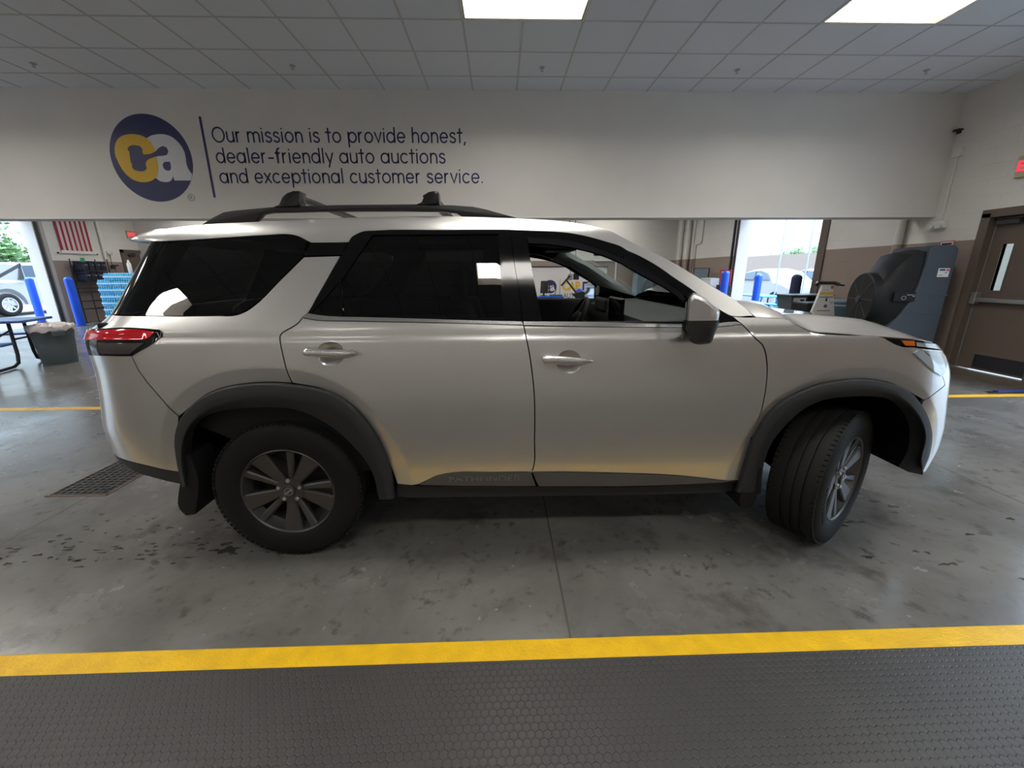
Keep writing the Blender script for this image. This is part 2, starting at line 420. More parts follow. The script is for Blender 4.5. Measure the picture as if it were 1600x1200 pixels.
for i, j in LIGHT_CELLS:
    if (i, j) == (0, -1): lb = 'recessed ceiling light at the top edge, above the middle of the car'
    elif (i, j) == (6, -1): lb = 'recessed ceiling light at the top edge, above the hood end of the car'
    else: lb = 'recessed square-edged ceiling light out of the picture, glowing warm white'
    ceiling_light(i, j, lb)
# sprinkler heads
M_PLATE0 = mat('sprinkler_white', (.45, .45, .46), .5)
def sprinkler(x, y, label):
    t = thing('sprinkler_head', label, 'sprinkler', (x, y, H_C), group='sprinkler heads in the ceiling')
    mb = MB().lathe([(.001, 0), (.035, 0), (.035, -.006), (.014, -.012), (.010, -.02), (.004, -.022)], (x, y, H_C), 'z', 14)
    for s in (-1, 1): mb.tube([(x+s*.012, y, H_C-.015), (x+s*.014, y, H_C-.028), (x, y, H_C-.040)], .003, 6)
    mb.lathe([(.001, -.040), (.018, -.040), (.018, -.042), (.001, -.042)], (x, y, H_C), 'z', 14)
    mb.build('sprinkler_body', M_PLATE0, t, 40)
for x, y, lb in ((-5.53, 5.84, 'sprinkler head over the far left of the lane, leftmost one'), (-2.48, 5.84, 'sprinkler head above the mission lettering'),
                 (.555, 5.84, 'sprinkler head just behind the middle ceiling light'), (3.01, 5.86, 'sprinkler head between the two ceiling lights, second from right'),
                 (5.42, 5.83, 'sprinkler head nearest the right wall')): sprinkler(x, y, lb)

# ------------------------------------------------------------------ wall logo and lettering on the drop wall
def flat(poly, y, d=.003): return [(x, y, z) for x, z in poly], (0, -d, 0)
LG = dict(
 a=[(-4.891,3.291),(-4.825,3.323),(-4.74,3.341),(-4.647,3.342),(-4.559,3.319),(-4.489,3.266),(-4.435,3.192),(-4.41,3.117),(-4.409,3.041),(-4.413,2.965),(-4.398,2.899),(-4.363,2.838),(-4.377,2.8),(-4.398,2.757),(-4.625,2.757),(-4.636,2.816),(-4.657,2.777),(-4.7,2.744),(-4.761,2.736),(-4.83,2.749),(-4.88,2.788),(-4.877,2.953),(-4.899,3.062),(-4.892,3.19)],
 hole=[(-4.745,2.964),(-4.714,2.997),(-4.637,2.999),(-4.635,2.954),(-4.646,2.904),(-4.669,2.882),(-4.715,2.886),(-4.744,2.915)],
 c=[(-5.357,3.147),(-5.315,3.242),(-5.233,3.311),(-5.122,3.34),(-5.018,3.34),(-4.931,3.318),(-4.871,3.275),(-4.828,3.212),(-4.808,3.148),(-4.81,3.04),(-4.814,2.931),(-4.835,2.855),(-4.886,2.788),(-4.974,2.744),(-5.072,2.733),(-5.174,2.755),(-5.255,2.81),(-5.316,2.898),(-5.349,2.996),(-5.365,3.072)],
 gavel=[(-5.173,3.168),(-5.135,3.195),(-5.052,3.203),(-4.996,3.192),(-4.976,3.153),(-4.99,3.121),(-4.974,3.088),(-4.891,3.094),(-4.814,3.121),(-4.73,3.18),(-4.681,3.193),(-4.638,3.175),(-4.628,3.127),(-4.659,3.084),(-4.708,3.075),(-4.792,3.067),(-4.879,3.045),(-4.946,3.013),(-4.978,2.975),(-4.978,2.953),(-4.975,2.915),(-5.006,2.885),(-5.085,2.876),(-5.152,2.893),(-5.175,2.931),(-5.16,2.964),(-5.173,2.975),(-5.164,3.104),(-5.16,3.12),(-5.176,3.147)],

)
def smooth_loop(P, sub=4, ang=38):
    """closed 2-d outline; rounds everything but its sharp corners"""
    n = len(P); out = []
    def turn(i):
        a, b, c = P[i-1], P[i], P[(i+1) % n]
        u = (b[0]-a[0], b[1]-a[1]); v = (c[0]-b[0], c[1]-b[1])
        d = math.hypot(*u)*math.hypot(*v)
        return 180 if d == 0 else math.degrees(math.acos(max(-1, min(1, (u[0]*v[0]+u[1]*v[1])/d))))
    sh = [turn(i) > ang for i in range(n)]
    for i in range(n):
        j = (i+1) % n; p1, p2 = P[i], P[j]
        p0 = P[i-1] if not sh[i] else (2*p1[0]-p2[0], 2*p1[1]-p2[1])
        p3 = P[(j+1) % n] if not sh[j] else (2*p2[0]-p1[0], 2*p2[1]-p1[1])
        L = math.hypot(p2[0]-p1[0], p2[1]-p1[1])
        L0 = math.hypot(p1[0]-p0[0], p1[1]-p0[1]) or L; L3 = math.hypot(p3[0]-p2[0], p3[1]-p2[1]) or L
        m1 = [0, 0]; m2 = [0, 0]
        for k in (0, 1):
            d0 = (p1[k]-p0[k])/L0; d1 = (p2[k]-p1[k])/L if L else 0; d2 = (p3[k]-p2[k])/L3
            m1[k] = (d0*L+d1*L0)/(L+L0)*L; m2[k] = (d1*L3+d2*L)/(L3+L)*L
        for s in range(sub):
            t = s/sub; t2 = t*t; t3 = t2*t
            out.append(tuple(p1[k]*(2*t3-3*t2+1)+m1[k]*(t3-2*t2+t)+p2[k]*(-2*t3+3*t2)+m2[k]*(t3-t2) for k in (0, 1)))
    return out
lg = thing('wall_logo', 'round navy wall logo with yellow c, white a and a gavel', 'logo', (-4.883, Y_B, 3.036))
def disc2(cx, cz, r, n=72): return [(cx+r*math.cos(2*PI*i/n), cz+r*math.sin(2*PI*i/n)) for i in range(n)]
MB().prism(*flat(disc2(-4.883, 3.036, .558), Y_B)).build('navy_disc', M_NAVY, lg, 0, label='navy disc')
MB().prism(*flat(smooth_loop(LG['a']), Y_B-.003)).build('letter_a', M_WLOGO, lg, 0, label='white letter a')
MB().prism(*flat(smooth_loop(LG['hole']), Y_B-.0058, .0008)).build('letter_counter', M_NAVY, lg, 0, label='navy eye of the a')
MB().prism(*flat(smooth_loop(LG['c']), Y_B-.0055)).build('letter_c', M_YLOGO, lg, 0, label='yellow letter c')
MB().prism(*flat(smooth_loop(LG['gavel'], 5), Y_B-.008)).build('gavel', M_NAVY, lg, 0, label='navy gavel shape')
M_RGREY = mat('register_grey', (.20, .20, .22), .5)
rm = MB(); ring = [(-4.441+.045*math.cos(2*PI*i/32), Y_B-.002, 2.533+.045*math.sin(2*PI*i/32)) for i in range(32)]
rm.tube(ring, .0035, 6, closed=True)
rm.build('register_ring', M_RGREY, lg)
text('register_letter', 'R', M_RGREY, lg, .07, Matrix.Translation((-4.441, Y_B-.002, 2.531)) @ FACE_NEAR)

# rounded single-line letters: each glyph is a list of strokes (x, y in x-heights)
def arc(cx, cy, rx, ry, a0, a1, n=14): return [(cx+rx*math.cos(math.radians(a0+(a1-a0)*i/n)), cy+ry*math.sin(math.radians(a0+(a1-a0)*i/n))) for i in range(n+1)]
def o_(cx=.5): return arc(cx, .5, .46, .5, 0, 360, 24)
A_ = 1.5; D_ = -.48
GL = {
 'O': (1.5, [arc(.72, .72, .70, .74, 0, 360, 30)]),
 'u': (.92, [[(.06, 1), (.06, .42)]+arc(.44, .40, .38, .40, 180, 360), [(.82, 1), (.82, 0)]]),
 'r': (.60, [[(.08, 1), (.08, 0)], [(.08, .55)]+arc(.46, .58, .38, .42, 180, 95)]),
 'm': (1.52, [[(.06, 1), (.06, 0)], [(.06, .6)]+arc(.40, .62, .34, .38, 180, 0)+[(.74, 0)], [(.74, .6)]+arc(1.08, .62, .34, .38, 180, 0)+[(1.42, 0)]]),
 'i': (.26, [[(.10, 1), (.10, 0)], [(.10, 1.36), (.10, 1.37)]]),
 's': (.78, [arc(.38, .75, .30, .25, 25, 200, 10)+[(.38, .52)]+arc(.38, .25, .33, .25, 75, -155, 14)]),
 'o': (1.06, [o_(.5)]),
 'n': (.92, [[(.08, 1), (.08, 0)], [(.08, .55)]+arc(.45, .58, .37, .42, 180, 0)+[(.82, 0)]]),
 't': (.60, [[(.28, 1.40), (.28, 0)], [(.0, 1.0), (.56, 1.0)]]),
 'p': (1.08, [[(.08, 1), (.08, D_)], o_(.56)]),
 'v': (.84, [[(.02, 1), (.41, 0), (.80, 1)]]),
 'd': (1.08, [o_(.48), [(.95, A_), (.95, 0)]]),
 'e': (1.02, [[(.05, .5), (.92, .5)]+arc(.49, .5, .44, .5, 0, 318, 24)]),
 'h': (.92, [[(.08, A_), (.08, 0)], [(.08, .55)]+arc(.45, .58, .37, .42, 180, 0)+[(.82, 0)]]),
 ',': (.34, [[(.14, .02), (.04, -.24)]]),
 '.': (.30, [[(.12, .04), (.12, .05)]]),
 'a': (1.08, [o_(.48), [(.95, 1), (.95, 0)]]),
 'l': (.26, [[(.10, A_), (.10, 0)]]),
 '-': (.74, [[(.08, .48), (.62, .48)]]),
 'f': (.58, [[(.22, 0), (.22, 1.18)]+arc(.52, 1.18, .30, .32, 180, 95, 8), [(.0, 1.0), (.50, 1.0)]]),
 'y': (.86, [[(.03, 1), (.43, .02)], [(.83, 1), (.28, -.44)]]),
 'c': (.94, [arc(.49, .5, .45, .5, 48, 312, 22)]),
 'x': (.80, [[(.03, 1), (.73, 0)], [(.73, 1), (.03, 0)]]),
 ' ': (.42, []),
}
def stroke_line(s, x0, x1, zb, xh, y, w):
    adv = .20; tot = sum(GL[c][0]+adv for c in s)-adv-.1
    k = (x1-x0)/(tot*xh); mb = MB(); X = 0.0; r = w/2
    for c in s:
        wd, st = GL[c]
        for P in st:
            P = [((X+px)*xh*k+x0, py*xh+zb) for px, py in P]
            closed = math.hypot(P[0][0]-P[-1][0], P[0][1]-P[-1][1]) < 1e-4
            if closed: P = P[:-1]
            n = len(P); Ls = []; Rs = []
            for i, p in enumerate(P):
                a = P[i-1] if (i > 0 or closed) else p; b = P[(i+1) % n] if (i < n-1 or closed) else p
                t = Vector((b[0]-a[0], b[1]-a[1]))
                if t.length < 1e-9: t = Vector((0, 1))
                t.normalize(); nn = Vector((-t.y, t.x))
                f = 1.0
                if 0 < i < n-1 or closed:
                    e = Vector((b[0]-p[0], b[1]-p[1])).normalized(); f = min(1.8, 1/max(.3, abs(nn.dot(Vector((-e.y, e.x))))))
                Ls.append((p[0]+nn.x*r*f, p[1]+nn.y*r*f)); Rs.append((p[0]-nn.x*r*f, p[1]-nn.y*r*f))
            d = .0015
            vs = [(q[0], yy, q[1]) for yy in (y-d, y) for q in Ls+Rs]; fs = []
            for i in range(n if closed else n-1):
                j = (i+1) % n
                fs.append((i, j, n+j, n+i)); fs.append((i, i+2*n, j+2*n, j)); fs.append((n+i, n+j, 3*n+j, 3*n+i))
            mb.add(vs, fs)
            if not closed:
                for e in (P[0], P[-1]):
                    mb.add([(e[0]+r*math.cos(2*PI*q/14), y-d, e[1]+r*math.sin(2*PI*q/14)) for q in range(14)], [tuple(range(14))])
        X += wd+adv
    return mb
wl = thing('wall_lettering', 'navy mission statement lettering with a vertical bar on the drop wall', 'lettering', (-2.1, Y_B, 2.95))
for s, x0, x1, zb in (('Our mission is to provide honest,', -3.985, -.457, 3.252), ('dealer-friendly auto auctions', -3.985, -.769, 2.989), ('and exceptional customer service.', -3.985, -.229, 2.729)):
    adv = .20; kx = (x1-x0)/(sum(GL[c][0]+adv for c in s)-adv-.1); X = 0.0
    for wd in s.split(' '):
        wlen = sum(GL[c][0]+adv for c in wd)
        stroke_line(wd, x0+X*kx, x0+(X+wlen-adv-.1)*kx, zb, .122, Y_B-.001, .021).build('word', M_NAVY, wl, 0)
        X += wlen+GL[' '][0]+adv
mb = MB(); bp_ = [(-4.111+.016*math.cos(a), Y_B, 3.55+.016*math.sin(a)) for a in [PI*i/10 for i in range(11)]]+[(-4.111-.016*math.cos(a), Y_B, 2.546-.016*math.sin(a)) for a in [PI*i/10 for i in range(11)]]
mb.prism(bp_, (0, -.003, 0)); mb.build('divider_bar', M_NAVY, wl, 0)
# ================================================================== the car
YC=2.865
def pchip(xs,ys):
    n=len(xs); h=[xs[i+1]-xs[i] for i in range(n-1)]; d=[(ys[i+1]-ys[i])/h[i] for i in range(n-1)]
    m=[d[0]]+[0 if d[i-1]*d[i]<=0 else 3*(h[i-1]+h[i])/((2*h[i]+h[i-1])/d[i-1]+(h[i]+2*h[i-1])/d[i]) for i in range(1,n-1)]+[d[-1]]
    def f(x):
        if x<=xs[0]: return ys[0]+m[0]*(x-xs[0])
        if x>=xs[-1]: return ys[-1]+m[-1]*(x-xs[-1])
        i=0
        while x>xs[i+1]: i+=1
        t=(x-xs[i])/h[i]; t2=t*t;t3=t2*t
        return ys[i]*(2*t3-3*t2+1)+h[i]*m[i]*(t3-2*t2+t)+ys[i+1]*(-2*t3+3*t2)+h[i]*m[i+1]*(t3-t2)
    return f
W0=pchip([.18,.26,.32,.40,.47,.515,.65,.85,1.0,1.12,1.158,1.172,1.184,1.196,1.212,1.24,1.30,1.45,1.60,1.66,1.70,1.74],
         [.925,.938,.947,.956,.961,.965,.972,.977,.973,.966,.962,.957,.950,.948,.945,.936,.914,.860,.802,.772,.738,.69])
XR=pchip([.30,.45,.60,.70,.80,.90,1.0,1.10,1.15,1.20,1.25,1.30,1.40,1.50,1.60,1.74],[-2.12,-2.18,-2.216,-2.229,-2.206,-2.186,-2.176,-2.188,-2.192,-2.176,-2.079,-2.019,-1.947,-1.874,-1.80,-1.71])
XF=pchip([.20,.30,.40,.50,.60,.70,.80,.90,.95,1.0,1.05,1.10,1.16,1.25,1.4],[2.60,2.645,2.68,2.702,2.693,2.667,2.635,2.61,2.591,2.557,2.502,2.429,2.33,2.2,2.05])
X1R,X1F=-1.60,1.95
NR,NF=3.2,2.8
LR,LF=0.62,0.80
def pos0(u,z):
    """point on the near side skin: u runs along the car, around both corners"""
    w=W0(z)
    if u<-.95 and z>1.2: w-=.06*min(.75,-.95-u)**2*min(1.0,(z-1.2)/.40)
    if u>X1F:
        q=min((u-X1F)/(2*LF),1.0); tt=1-(1-q)**2
        x=X1F+(XF(z)-X1F)*tt; s=w*(1-tt**NF)**(1/NF)
    elif u<X1R:
        q=min((X1R-u)/(2*LR),1.0); tt=1-(1-q)**2
        x=X1R+(XR(z)-X1R)*tt; s=w*(1-tt**NR)**(1/NR)
    else: x,s=u,w
    return (x,YC-s,z)
def nrm(u,z):
    d=.004
    a=pos0(u+d,z);b=pos0(u-d,z);c=pos0(u,z+d);e=pos0(u,z-d)
    p=[a[i]-b[i] for i in range(3)];q=[c[i]-e[i] for i in range(3)]
    n=(p[1]*q[2]-p[2]*q[1],p[2]*q[0]-p[0]*q[2],p[0]*q[1]-p[1]*q[0])
    l=math.sqrt(sum(k*k for k in n)) or 1
    return (n[0]/l,n[1]/l,n[2]/l)
def pos(u,z,off=0.0):
    p=pos0(u,z)
    if off:
        n=nrm(u,z); p=(p[0]+n[0]*off,p[1]+n[1]*off,p[2]+n[2]*off)
    return p

UZ={
 'rear_door':[(-0.925,1.271),(-0.94,1.25),(-0.967,1.23),(-1.001,1.212),(-1.021,1.199),(-1.03,1.185),(-1.027,1.167),(-1.024,1.134),(-1.018,1.08),(-1.012,1.027),(-1.0,0.963),(-0.853,0.93),(-0.753,0.873),(-0.667,0.767),(-0.604,0.633),(-0.572,0.505),(-0.549,0.404),(-0.444,0.405),(-0.387,0.432),(-0.34,0.455),(-0.285,0.468),(-0.249,0.473),(-0.067,0.471),(0.157,0.469),(0.153,0.468),(0.16,0.492),(0.165,0.516),(0.165,0.634),(0.165,0.765),(0.16,0.906),(0.149,1.01),(0.134,1.11),(0.116,1.199),(0.111,1.225),(0.108,1.228),(0.025,1.231),(-0.666,1.252),(-0.795,1.255),(-0.864,1.259)],
 'front_door':[(0.111,1.225),(0.116,1.199),(0.134,1.11),(0.149,1.01),(0.16,0.906),(0.165,0.765),(0.165,0.634),(0.165,0.516),(0.16,0.492),(0.153,0.468),(0.351,0.464),(0.587,0.453),(0.929,0.43),(1.069,0.411),(1.172,0.395),(1.266,0.383),(1.274,0.515),(1.285,0.623),(1.304,0.779),(1.308,0.865),(1.308,0.935),(1.304,0.987),(1.296,1.035),(1.284,1.082),(1.263,1.125),(1.225,1.156),(1.188,1.197),(1.162,1.221),(1.158,1.221),(1.098,1.216),(1.029,1.21),(0.875,1.211),(0.513,1.216),(0.111,1.227)],
 'fender':[(1.162,1.221),(1.138,1.24),(1.113,1.26),(1.17,1.256),(1.219,1.255),(1.307,1.25),(1.389,1.242),(1.423,1.221),(1.463,1.202),(1.504,1.184),(1.541,1.177),(1.698,1.167),(1.863,1.153),(1.9,1.133),(1.941,1.116),(2.078,1.106),(2.13,1.1),(2.21,1.06),(2.292,1.009),(2.424,0.899),(2.302,0.867),(2.209,0.829),(2.073,0.88),(1.931,0.929),(1.803,0.948),(1.701,0.944),(1.582,0.925),(1.476,0.883),(1.384,0.821),(1.327,0.734),(1.293,0.634),(1.289,0.657),(1.304,0.779),(1.308,0.865),(1.308,0.935),(1.304,0.987),(1.296,1.035),(1.284,1.082),(1.263,1.125),(1.225,1.156),(1.188,1.197)],
 'front_bumper':[(2.209,0.829),(2.302,0.867),(2.424,0.899),(2.292,1.009),(2.21,1.06),(2.13,1.1),(2.49,1.077),(3.23,1.03),(3.23,0.7),(3.23,0.34),(2.85,0.33),(2.368,0.398),(2.386,0.474),(2.366,0.587),(2.309,0.686),(2.203,0.794)],
 'quarter_panel':[(-2.592,1.27),(-2.043,1.284),(-1.918,1.285),(-1.324,1.282),(-1.227,1.285),(-1.192,1.298),(-1.161,1.317),(-1.038,1.435),(-0.927,1.545),(-0.925,1.546),(-0.753,1.55),(-0.861,1.358),(-0.903,1.288),(-0.925,1.271),(-0.94,1.25),(-0.967,1.23),(-1.001,1.212),(-1.021,1.199),(-1.03,1.185),(-1.027,1.167),(-1.024,1.134),(-1.018,1.08),(-1.012,1.027),(-1.0,0.963),(-1.111,0.969),(-1.227,0.962),(-1.335,0.942),(-1.425,0.905),(-1.499,0.85),(-1.562,0.803),(-1.596,0.863),(-1.723,1.096),(-1.726,1.161),(-2.592,1.07)],
 'rear_bumper':[(-2.592,1.07),(-1.726,1.161),(-1.723,1.096),(-1.596,0.863),(-1.562,0.803),(-1.581,0.747),(-1.604,0.688),(-1.616,0.628),(-1.627,0.527),(-1.625,0.468),(-1.641,0.499),(-1.781,0.538),(-1.982,0.564),(-2.592,0.52)],
 'rear_valance':[(-1.625,0.468),(-1.641,0.499),(-1.781,0.538),(-1.982,0.564),(-2.592,0.52),(-2.592,0.42),(-2.005,0.529),(-1.923,0.5),(-1.76,0.463),(-1.636,0.422)],
 'tail':[(-1.98,1.101),(-1.722,1.103),(-1.596,1.168),(-1.567,1.19),(-1.564,1.206),(-1.578,1.221),(-1.659,1.227),(-1.745,1.231),(-2.002,1.22),(-2.592,1.2),(-2.592,1.06)],
 'tailred':[(-1.947,1.173),(-1.648,1.175),(-1.615,1.192),(-1.597,1.21),(-1.652,1.219),(-1.733,1.223),(-1.966,1.213),(-2.592,1.195),(-2.592,1.135)],
 'tailclear':[(-1.954,1.113),(-1.726,1.113),(-1.645,1.162),(-1.929,1.163)],
 'roof_side':[(-1.603,1.621),(-1.382,1.631),(-1.116,1.646),(-0.997,1.649),(-0.963,1.642),(-0.915,1.619),(-0.896,1.611),(-0.719,1.612),(-0.706,1.634),(-0.685,1.648),(-0.657,1.661),(-0.598,1.666),(-0.278,1.668),(0.054,1.668),(0.156,1.663),(0.331,1.653),(0.428,1.635),(0.524,1.608),(0.604,1.578),(0.609,1.574),(0.664,1.549),(0.768,1.491),(0.851,1.433),(0.893,1.406),(0.947,1.369),(1.059,1.289),(1.11,1.262),(1.219,1.261),(1.221,1.264),(1.18,1.3),(1.105,1.35),(1.022,1.402),(0.939,1.453),(0.855,1.503),(0.771,1.547),(0.708,1.574),(0.666,1.597),(0.604,1.629),(0.547,1.66),(0.453,1.688),(0.356,1.705),(0.278,1.716),(0.2,1.722),(0.081,1.729),(0.001,1.731),(-0.078,1.735),(-0.794,1.732),(-1.188,1.712),(-1.486,1.696),(-1.599,1.682)],
 'rear_frame':[(-0.903,1.288),(-0.861,1.358),(-0.751,1.552),(-0.717,1.611),(-0.706,1.634),(-0.685,1.648),(-0.657,1.661),(-0.598,1.666),(-0.278,1.668),(0.054,1.668),(0.063,1.574),(0.076,1.474),(0.087,1.415),(0.101,1.243),(0.025,1.245),(-0.666,1.269),(-0.747,1.271),(-0.847,1.279),(-0.898,1.288)],
 'rear_glass':[(-0.608,1.645),(-0.005,1.648),(0.014,1.26),(-0.375,1.266),(-0.738,1.276),(-0.748,1.433)],
 'rear_fixed_glass':[(-0.758,1.428),(-0.748,1.278),(-0.884,1.292)],
 'front_frame':[(0.052,1.667),(0.156,1.663),(0.331,1.653),(0.428,1.635),(0.524,1.608),(0.604,1.578),(0.609,1.574),(0.664,1.549),(0.768,1.491),(0.851,1.433),(0.893,1.406),(0.947,1.369),(1.059,1.289),(1.1,1.263),(1.133,1.24),(1.156,1.224),(1.141,1.23),(1.098,1.232),(1.044,1.227),(0.884,1.226),(0.714,1.229),(0.513,1.236),(0.2,1.242),(0.109,1.243),(0.087,1.415),(0.076,1.474),(0.063,1.574)],
 'opening':[(0.134,1.634),(0.232,1.626),(0.349,1.615),(0.445,1.588),(0.522,1.561),(0.602,1.531),(0.599,1.541),(0.64,1.516),(0.724,1.467),(0.808,1.417),(0.886,1.362),(0.903,1.343),(0.909,1.294),(0.901,1.232),(0.514,1.237),(0.198,1.244),(0.152,1.499)],
 'strip':[(-0.896,1.611),(-0.717,1.612),(-0.749,1.552),(-0.927,1.548)],
 'quarter_glass':[(-1.614,1.617),(-1.382,1.63),(-1.116,1.645),(-0.997,1.648),(-0.963,1.641),(-0.916,1.617),(-0.927,1.548),(-1.038,1.437),(-1.164,1.318),(-1.196,1.299),(-1.227,1.287),(-1.324,1.283),(-1.916,1.286),(-1.911,1.345),(-1.79,1.479)],
 'd_pillar':[(-1.919,1.288),(-1.911,1.345),(-1.79,1.479),(-1.61,1.619),(-2.592,1.64),(-2.592,1.285)],
 'belt_rear':[(-0.898,1.288),(-0.847,1.279),(-0.747,1.271),(-0.666,1.269),(0.025,1.245),(0.101,1.243),(0.108,1.228),(0.025,1.231),(-0.666,1.252),(-0.795,1.255),(-0.864,1.259),(-0.925,1.271)],
 'belt_front':[(0.109,1.243),(0.2,1.242),(0.513,1.236),(0.714,1.229),(0.884,1.226),(1.044,1.227),(1.098,1.232),(1.141,1.23),(1.158,1.222),(1.098,1.216),(1.029,1.21),(0.875,1.211),(0.513,1.216),(0.111,1.227)],
 'visor':[(0.133,1.628),(0.231,1.62),(0.346,1.609),(0.442,1.582),(0.518,1.556),(0.598,1.526),(0.595,1.537),(0.636,1.512),(0.72,1.463),(0.802,1.413),(0.881,1.358),(0.879,1.326),(0.801,1.385),(0.718,1.43),(0.635,1.475),(0.593,1.5),(0.612,1.493),(0.494,1.542),(0.441,1.558),(0.345,1.579),(0.23,1.594),(0.14,1.598)],
 'sill_rear':[(-0.434,0.407),(-0.386,0.435),(-0.34,0.458),(-0.285,0.47),(-0.248,0.476),(-0.067,0.474),(0.15,0.471),(0.162,0.428),(0.177,0.386),(-0.142,0.393)],
 'sill_front':[(0.157,0.47),(0.35,0.465),(0.586,0.452),(0.928,0.429),(1.067,0.413),(1.17,0.397),(1.248,0.391),(1.2,0.387),(1.072,0.381),(0.729,0.374),(0.191,0.384),(0.174,0.422)],
 'sill_low':[(-0.563,0.37),(-0.146,0.356),(0.182,0.345),(0.751,0.329),(1.102,0.344),(1.233,0.35),(1.295,0.351),(1.296,0.282),(1.114,0.279),(0.158,0.282),(-0.244,0.287),(-0.572,0.288)],
 'shut':[(1.389,1.242),(1.423,1.221),(1.463,1.202),(1.504,1.184),(1.541,1.177),(1.698,1.167),(1.782,1.159),(1.863,1.153),(1.957,1.146),(2.104,1.14),(2.269,1.128),(2.423,1.113)],
 'strip_lamp':[(1.859,1.153),(1.907,1.147),(2.093,1.139),(2.249,1.127),(2.38,1.113),(2.95,1.068),(2.95,1.03),(2.447,1.079),(2.22,1.099),(2.069,1.108),(1.937,1.118),(1.896,1.135)],
 'amber':[(1.944,1.139),(2.072,1.136),(2.072,1.112),(1.985,1.115)],
 'lampC':[(2.09,1.13),(2.36,1.112),(2.424,1.083),(2.215,1.101),(2.093,1.11)],
 'head_lamp':[(2.057,1.076),(2.11,1.092),(2.162,1.088),(2.378,1.074),(2.502,1.044),(2.466,1.016),(2.411,0.976),(2.364,0.953),(2.34,0.948),(2.256,0.972),(2.188,1.005)],
 'lampA':[(2.066,1.076),(2.102,1.088),(2.145,1.085),(2.22,1.051),(2.34,0.972),(2.317,0.956),(2.248,0.98),(2.181,1.012)],
 'lampB':[(2.163,1.086),(2.342,1.073),(2.431,1.048),(2.218,1.058)],
 'flap_rear':[(-1.583,0.607),(-1.55,0.615),(-1.526,0.618),(-1.561,0.487),(-1.606,0.313),(-1.613,0.355),(-1.603,0.468)],
 'rh':[(-0.914,1.115),(-0.907,1.129),(-0.895,1.134),(-0.87,1.132),(-0.814,1.128),(-0.723,1.123),(-0.68,1.114),(-0.659,1.107),(-0.666,1.099),(-0.716,1.086),(-0.784,1.088),(-0.878,1.098),(-0.907,1.101)],
 'fh':[(0.193,1.07),(0.196,1.083),(0.21,1.088),(0.247,1.087),(0.323,1.082),(0.383,1.075),(0.436,1.063),(0.441,1.056),(0.392,1.045),(0.248,1.047),(0.203,1.05)],
 'rc':[(-0.861,1.106),(-0.847,1.141),(-0.829,1.154),(-0.794,1.159),(-0.76,1.153),(-0.744,1.14),(-0.736,1.105),(-0.744,1.073),(-0.769,1.054),(-0.804,1.047),(-0.838,1.055),(-0.857,1.075)],
 'fc':[(0.264,1.055),(0.277,1.086),(0.294,1.102),(0.325,1.11),(0.36,1.1),(0.383,1.077),(0.393,1.05),(0.381,1.023),(0.358,1.003),(0.327,0.997),(0.292,1.006),(0.273,1.028)],
 'RO':[(-1.631,0.425),(-1.623,0.53),(-1.612,0.629),(-1.601,0.69),(-1.578,0.749),(-1.544,0.801),(-1.496,0.851),(-1.422,0.906),(-1.332,0.943),(-1.225,0.963),(-1.109,0.969),(-0.997,0.96),(-0.851,0.931),(-0.751,0.874),(-0.666,0.769),(-0.603,0.635),(-0.571,0.508),(-0.567,0.331)],
 'RC':[(-1.602,0.436),(-1.59,0.54),(-1.572,0.626),(-1.551,0.685),(-1.526,0.732),(-1.463,0.801),(-1.378,0.855),(-1.267,0.889),(-1.161,0.902),(-1.005,0.894),(-0.852,0.859),(-0.753,0.798),(-0.674,0.693),(-0.624,0.545),(-0.605,0.414),(-0.603,0.332)],
 'RI':[(-1.618,0.409),(-1.598,0.541),(-1.592,0.604),(-1.573,0.666),(-1.547,0.72),(-1.486,0.778),(-1.392,0.818),(-1.271,0.837),(-1.142,0.84),(-1.025,0.83),(-0.922,0.787),(-0.813,0.701),(-0.727,0.587),(-0.682,0.495),(-0.664,0.4),(-0.665,0.299)],
 'FO':[(1.26,0.324),(1.263,0.386),(1.271,0.517),(1.283,0.625),(1.29,0.636),(1.324,0.736),(1.381,0.822),(1.473,0.884),(1.578,0.926),(1.698,0.945),(1.8,0.949),(1.927,0.93),(2.067,0.881),(2.194,0.796),(2.298,0.688),(2.353,0.59),(2.37,0.478),(2.352,0.403)],
 'FC':[(1.341,0.331),(1.317,0.493),(1.332,0.632),(1.379,0.742),(1.459,0.832),(1.572,0.882),(1.691,0.901),(1.793,0.905),(1.909,0.888),(2.028,0.84),(2.134,0.767),(2.217,0.679),(2.253,0.596),(2.26,0.501),(2.25,0.397)],
 'FI':[(1.417,0.283),(1.392,0.466),(1.408,0.599),(1.463,0.701),(1.54,0.789),(1.635,0.837),(1.758,0.852),(1.884,0.852),(2.019,0.826),(2.158,0.756),(2.258,0.671),(2.305,0.584),(2.335,0.481),(2.322,0.332)],
 'RB':[(-1.678,0.677),(-1.593,0.851),(-1.515,0.928),(-1.409,0.992),(-1.311,1.023),(-1.195,1.038),(-1.05,1.036),(-0.947,1.024),(-0.835,0.99),(-0.746,0.94),(-0.657,0.86),(-0.592,0.754)],
 'FB':[(1.349,0.789),(1.433,0.894),(1.544,0.965),(1.671,0.999),(1.822,1.007),(1.95,0.985),(2.105,0.926),(2.253,0.835),(2.369,0.749)],
}

